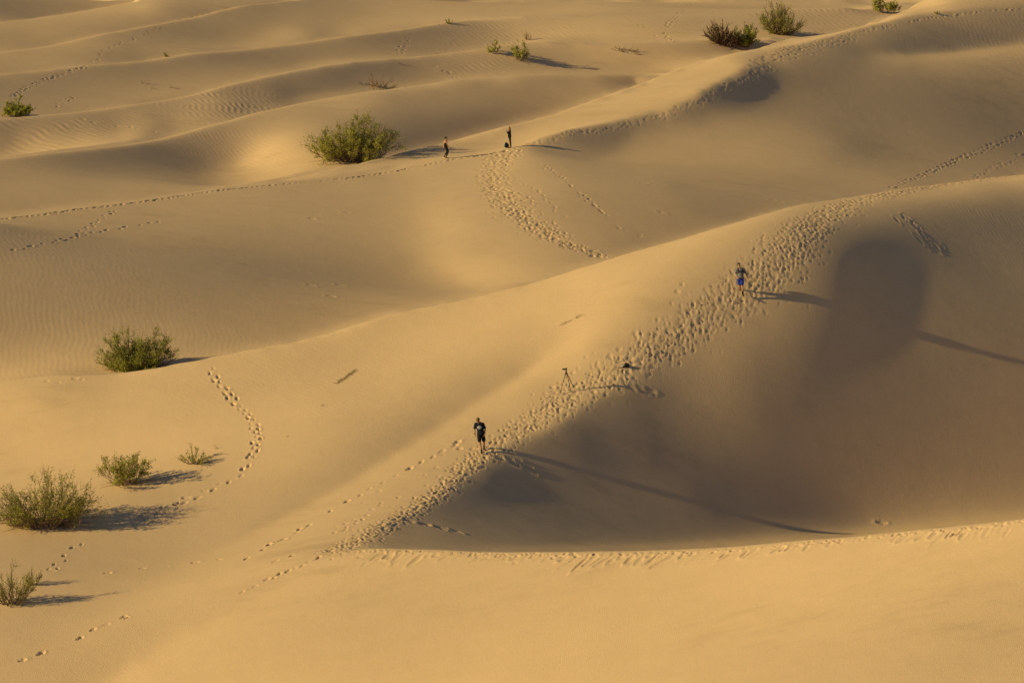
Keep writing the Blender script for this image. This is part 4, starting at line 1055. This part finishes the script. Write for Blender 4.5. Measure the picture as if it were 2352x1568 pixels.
for sx in (-1, 1):
    fused('strap', [[(-.03 + sx * .09, .1, 1.47, .026, .014), (-.025 + sx * .115, -.05, 1.49, .028, .014), (-.015 + sx * .135, -.12, 1.36, .03, .013), (-.01 + sx * .155, -.1, 1.2, .026, .013), (sx * .165, .02, 1.1, .018, .012), (sx * .14, .14, 1.06, .018, .012)]], BLACK, bp, .009, 1)

# ---- woman walking to the right along the far crest
p3 = stand('woman in black tank top and leggings walking right along the crest', 1024, 364.5, .03)
hc, PH = head_chains((.03, .02, 1.535), (.85, .5, -.05), .96)
body = [[(.02, 0, .88, .13, .115), (.0, .0, 1.03, .105, .095), (-.01, .01, 1.22, .13, .1), (-.02, .02, 1.34, .13, .07)], [(-.01, .02, 1.36, .05), (.015, .02, 1.45, .047)],
        [(.03, -.05, .86, .092), (.12, -.06, .7, .075), (.19, -.05, .52, .055), (.14, -.05, .4, .055), (.04, -.05, .14, .035), (.02, -.05, .08, .036)],
        [(.02, .07, .86, .092), (.06, .07, .68, .075), (.09, .07, .5, .055), (.03, .08, .38, .054), (-.08, .08, .2, .035), (-.1, .08, .14, .036)],
        [(.05, -.13, 1.32, .046), (.1, -.15, 1.18, .04), (.14, -.16, 1.06, .035), (.2, -.17, .94, .032), (.26, -.18, .82, .024)],
        [(-.1, .14, 1.32, .046), (-.13, .16, 1.18, .04), (-.15, .16, 1.05, .035), (-.16, .15, .92, .032), (-.18, .13, .8, .024)]]
body += hc + hand((.26, -.18, .82), (.3, -.18, .68), (.2, .9, 0), 1, .4, .92) + hand((-.18, .13, .8), (-.2, .12, .66), (.2, -.9, 0), -1, .4, .92)
fused('body', body, SKIN, p3, .0075, 3)
fused('tank_top', [[(.02, 0, .9, .142, .127), (.0, 0, 1.03, .12, .108), (-.005, .01, 1.16, .138, .112), (.005, .02, 1.24, .13, .1)], [(.045, -.04, 1.24, .03), (.035, -.065, 1.34, .02), (.0, -.05, 1.385, .018)], [(-.0, .1, 1.24, .03), (-.03, .1, 1.34, .02), (.0, .07, 1.385, .018)], [(.08, .03, 1.22, .05), (.07, .03, 1.3, .04)]], BLACK, p3, .009, 2)
fused('leggings', [[(.02, 0, .95, .135, .12), (.02, 0, .86, .14, .125)], [(.03, -.05, .86, .1), (.12, -.06, .7, .082), (.19, -.05, .52, .062), (.14, -.05, .4, .062), (.045, -.05, .16, .044)], [(.02, .07, .86, .1), (.06, .07, .68, .082), (.09, .07, .5, .062), (.03, .08, .38, .061), (-.075, .08, .21, .044)]], BLACK, p3)
shoe('boot', (.0, -.05, .05), (.26, -.07, .01), (0, 0, 1), BOOT, p3, .95); shoe('boot', (-.14, .08, .13), (.06, .08, .02), (.3, 0, .9), RUBBER, p3, .92)
fused('hair', [[(*PH(-.03, .05, 0), .085, .09), (*PH(-.01, .085, 0), .074, .08)], [(*PH(-.07, .01, 0), .07, .045), (*PH(-.06, -.04, 0), .05, .035)], [(*PH(-.1, .06, 0), .035), (*PH(-.14, .075, 0), .032)], [(*PH(-.14, .08, 0), .014), (*PH(-.19, .1, .02), .008)]], HAIR_DARK, p3, .008, 2)
eyes(PH, p3)

# ---- woman taking a picture with her phone
p4 = stand('blond woman in black standing on the crest raising a phone to take a picture', 1171.5, 340, .02)
hc, PH = head_chains((-.08, 0, 1.545), (-.95, -.25, -.05), .96)
body = [[(-.03, 0, .9, .125, .125), (-.045, 0, 1.05, .105, .105), (-.05, 0, 1.22, .115, .13), (-.03, 0, 1.34, .09, .14)], [(-.035, 0, 1.36, .05), (-.06, 0, 1.46, .047)],
        [(-.03, -.07, .88, .092), (-.01, -.08, .68, .075), (.01, -.08, .5, .055), (.03, -.08, .38, .055), (.05, -.08, .13, .035), (.055, -.08, .07, .037)],
        [(-.03, .07, .88, .092), (.0, .08, .68, .075), (.02, .08, .5, .055), (.04, .08, .38, .055), (.07, .08, .13, .035), (.075, .08, .07, .037)],
        [(-.02, -.15, 1.32, .05), (-.07, -.18, 1.2, .045), (-.13, -.19, 1.11, .039), (-.2, -.14, 1.2, .035), (-.265, -.08, 1.31, .025)],
        [(-.02, .15, 1.32, .05), (-.07, .18, 1.2, .045), (-.14, .18, 1.11, .039), (-.2, .12, 1.2, .035), (-.265, .06, 1.31, .025)]]
body += hc + hand((-.265, -.08, 1.31), (-.31, -.03, 1.42), (0, 1, 0), -1, .3, .92) + hand((-.265, .06, 1.31), (-.31, .02, 1.42), (0, -1, 0), 1, .3, .92)
fused('body', body, SKIN, p4, .0075, 3)
fused('top', [[(-.02, -.15, 1.325, .068), (-.03, 0, 1.36, .075), (-.02, .15, 1.325, .068)], [(-.03, 0, .9, .14, .14), (-.045, 0, 1.05, .122, .122), (-.05, 0, 1.22, .132, .145), (-.03, 0, 1.34, .105, .15), (-.035, 0, 1.38, .07, .08)],
              [(-.02, -.14, 1.33, .062), (-.07, -.185, 1.2, .058), (-.13, -.195, 1.105, .05), (-.2, -.145, 1.2, .045), (-.25, -.09, 1.28, .036)], [(-.02, .14, 1.33, .062), (-.07, .185, 1.2, .058), (-.14, .185, 1.105, .05), (-.2, .125, 1.2, .045), (-.25, .07, 1.28, .036)]], BLACK, p4)
fused('leggings', [[(-.03, 0, .98, .13, .13), (-.03, 0, .87, .135, .14)], [(-.03, -.07, .88, .1), (-.01, -.08, .68, .083), (.01, -.08, .5, .062), (.03, -.08, .38, .062), (.05, -.08, .15, .045)], [(-.03, .07, .88, .1), (.0, .08, .68, .083), (.02, .08, .5, .062), (.04, .08, .38, .062), (.07, .08, .15, .045)]], BLACK, p4)
shoe('boot', (.07, -.08, .05), (-.18, -.11, .01), (0, 0, 1), BOOT, p4, .95); shoe('boot', (.09, .08, .05), (-.15, .06, .01), (0, 0, 1), BOOT, p4, .95)
fused('hair', [[(*PH(-.03, .05, 0), .086, .092), (*PH(-.01, .088, 0), .074, .08)], [(*PH(-.06, .0, 0), .075, .05), (*PH(-.08, -.07, 0), .06, .045), (*PH(-.1, -.16, 0), .05, .035), (*PH(-.1, -.22, 0), .03, .022)], [(*PH(.0, .0, .075), .02, .03), (*PH(-.03, -.09, .075), .02, .03)], [(*PH(.0, .0, -.075), .02, .03), (*PH(-.03, -.09, -.075), .02, .03)]], HAIR_BLOND, p4, .008, 2)
eyes(PH, p4)

def rounded_box(name, sx, sy, sz, mat, parent=None, loc=(0, 0, 0), bev=.01, rot=None):
    bm = bmesh.new(); bmesh.ops.create_cube(bm, size=1)
    for q in bm.verts: q.co = Vector((q.co.x * sx, q.co.y * sy, q.co.z * sz))
    bmesh.ops.bevel(bm, geom=bm.edges[:], offset=bev, segments=3, affect='EDGES')
    if rot is not None: bmesh.ops.rotate(bm, verts=bm.verts, cent=(0, 0, 0), matrix=rot)
    bmesh.ops.translate(bm, verts=bm.verts, vec=loc)
    me = bpy.data.meshes.new(name); bm.to_mesh(me); bm.free(); me.materials.append(mat)
    o = bpy.data.objects.new(name, me); COL.objects.link(o); o.parent = parent
    return o
ph = empty('phone', (p4.location.x - .315, p4.location.y - .005, p4.location.z + 1.41)); tag(ph, 'white phone held up by the blond woman', 'phone')
tilt = Matrix.Rotation(R(-14), 3, 'Y')
rounded_box('phone_case', .012, .078, .16, PHONE, ph, bev=.005, rot=tilt); rounded_box('screen', .003, .07, .145, GLASS, ph, loc=(.0075, 0, .0), bev=.001, rot=tilt)

# ---- backpack on the crest beside her
h = on_ground(1163.5, 340); h = (h[0], h[1], ground_z(h[0], h[1]))
b = empty('backpack', h); tag(b, 'black and teal backpack standing on the sand at the blond woman\'s feet', 'backpack')
fused('pack_body', [[(.03, 0, .09, .15, .12), (.01, 0, .22, .145, .115), (-.03, 0, .36, .11, .09), (-.045, 0, .42, .06, .05)]], BLACK, b)
fused('front_pocket', [[(-.13, -.02, .1, .05, .1), (-.135, -.02, .22, .05, .095), (-.12, -.01, .32, .035, .06)]], TEAL, b, .009, 2)
fused('strap', [[(.04, -.06, .4, .012), (.15, -.07, .3, .014), (.19, -.07, .16, .013), (.15, -.06, .06, .011)]], BLACK, b, .006, 1)
fused('strap', [[(.04, .06, .4, .012), (.15, .07, .3, .014), (.19, .07, .16, .013), (.15, .06, .06, .011)]], BLACK, b, .006, 1)
fused('handle', [[(-.06, 0, .43, .009), (-.03, 0, .475, .009), (0, 0, .43, .009)]], BLACK, b, .005, 1)

# ---- tripod with camera
feet = []
for u, v in ((1286.4, 904), (1311, 896), (1322, 898.6)):
    q = on_ground(u, v); feet.append(np.array([q[0], q[1], ground_z(q[0], q[1]) - .01]))
cy = sum(q[1] for q in feet) / 3
ax, ay, az = point(1300.4, 855.6, cy); apex = np.array([float(ax), cy, float(az)])
t = empty('tripod', apex); tag(t, 'slim black tripod standing on the trodden crest with three spread legs', 'tripod')
for k, q in enumerate(feet):
    d = q - apex; L = np.linalg.norm(d); s0 = np.array([d[0], d[1], 0]); s0 = s0 / np.linalg.norm(s0) * .045 + np.array([0, 0, -.02])
    v_, f_ = [], []
    for a, e, r in ((0, .4, .017), (.38, .72, .0135), (.7, .985, .011)): loft(v_, f_, [(*(s0 + (d - s0) * a), r), (*(s0 + (d - s0) * e), r)], 8)
    leg = mesh_object('leg', v_, f_, BRONZE, t, True)
    for a in (.05, .4, .71):
        v_, f_ = [], []; loft(v_, f_, [(*(s0 + (d - s0) * (a - .025)), .024), (*(s0 + (d - s0) * (a + .02)), .022)], 8); mesh_object('leg_lock', v_, f_, CARBON, leg, True)
    v_, f_ = [], []; loft(v_, f_, [(*(s0 + (d - s0) * .975), .015), (*(s0 + (d - s0) * .998), .014)], 8); mesh_object('rubber_foot', v_, f_, RUBBER, leg, True)
    if k == 2:
        v_, f_ = [], []; loft(v_, f_, [(*(s0 + (d - s0) * .2 + np.array([.02, -.02, 0])), .02, .01), (*(s0 + (d - s0) * .29 + np.array([.02, -.02, 0])), .02, .01)], 8); mesh_object('tag', v_, f_, RED, leg, True)
v_, f_ = [], []; loft(v_, f_, [(0, 0, -.30, .014), (0, 0, .06, .016)], 8); mesh_object('centre_column', v_, f_, CARBON, t, True)
v_, f_ = [], []; loft(v_, f_, [(0, 0, -.03, .055), (0, 0, .02, .05)], 10); mesh_object('shoulder', v_, f_, CARBON, t, True)
v_, f_ = [], []; loft(v_, f_, [(0, 0, .05, .03), (0, 0, .09, .036), (0, 0, .115, .028)], 10); loft(v_, f_, [(0, 0, .085, .008), (-.065, -.02, .08, .01)], 8); hd_ = mesh_object('ball_head', v_, f_, CARBON, t, True)
ctop = apex + np.array([0, 0, .135])
cm = empty('camera', ctop); tag(cm, 'black camera with long lens pointing left on top of the tripod', 'camera')
rounded_box('camera_body', .062, .135, .10, RUBBER, cm, loc=(.012, 0, .055), bev=.012)
rounded_box('viewfinder_hump', .06, .05, .035, RUBBER, cm, loc=(.008, 0, .115), bev=.01)
v_, f_ = [], []; loft(v_, f_, [(-.015, 0, .055, .037), (-.1, 0, .055, .04), (-.12, 0, .055, .04)], 14); mesh_object('lens', v_, f_, RUBBER, cm, True)
v_, f_ = [], []; loft(v_, f_, [(-.115, 0, .055, .045), (-.165, 0, .055, .05)], 14); mesh_object('lens_hood', v_, f_, CARBON, cm, True)
v_, f_ = [], []; loft(v_, f_, [(.0, 0, -.015, .022), (.0, 0, .0, .026)], 10); mesh_object('mount_plate', v_, f_, CARBON, cm, True)

# ---- bag lying on the trodden crest
h = on_ground(1435, 842); h = (h[0], h[1], ground_z(h[0], h[1]))
b = empty('camera_bag', h); tag(b, 'black camera bag lying on the trodden crest behind the tripod', 'bag')
fused('bag_body', [[(-.06, 0, .07, .08, .1), (.05, 0, .1, .1, .12), (.17, 0, .1, .09, .12)]], BLACK, b)
fused('flap', [[(.0, -.02, .17, .06, .02), (.1, -.02, .205, .06, .02), (.2, -.02, .17, .05, .02)]], BLACK, b, .009, 2)
fused('strap', [[(-.1, -.05, .08, .014), (-.2, -.1, .03, .014), (-.27, -.14, .015, .013), (-.2, -.2, .012, .012), (-.05, -.16, .02, .012)]], BLACK, b, .007, 1)
fused('buckle', [[(-.16, -.09, .085, .022), (-.12, -.08, .12, .024)], [(-.07, -.09, .13, .018), (-.04, -.09, .14, .018)]], WHITE, b, .007, 1)
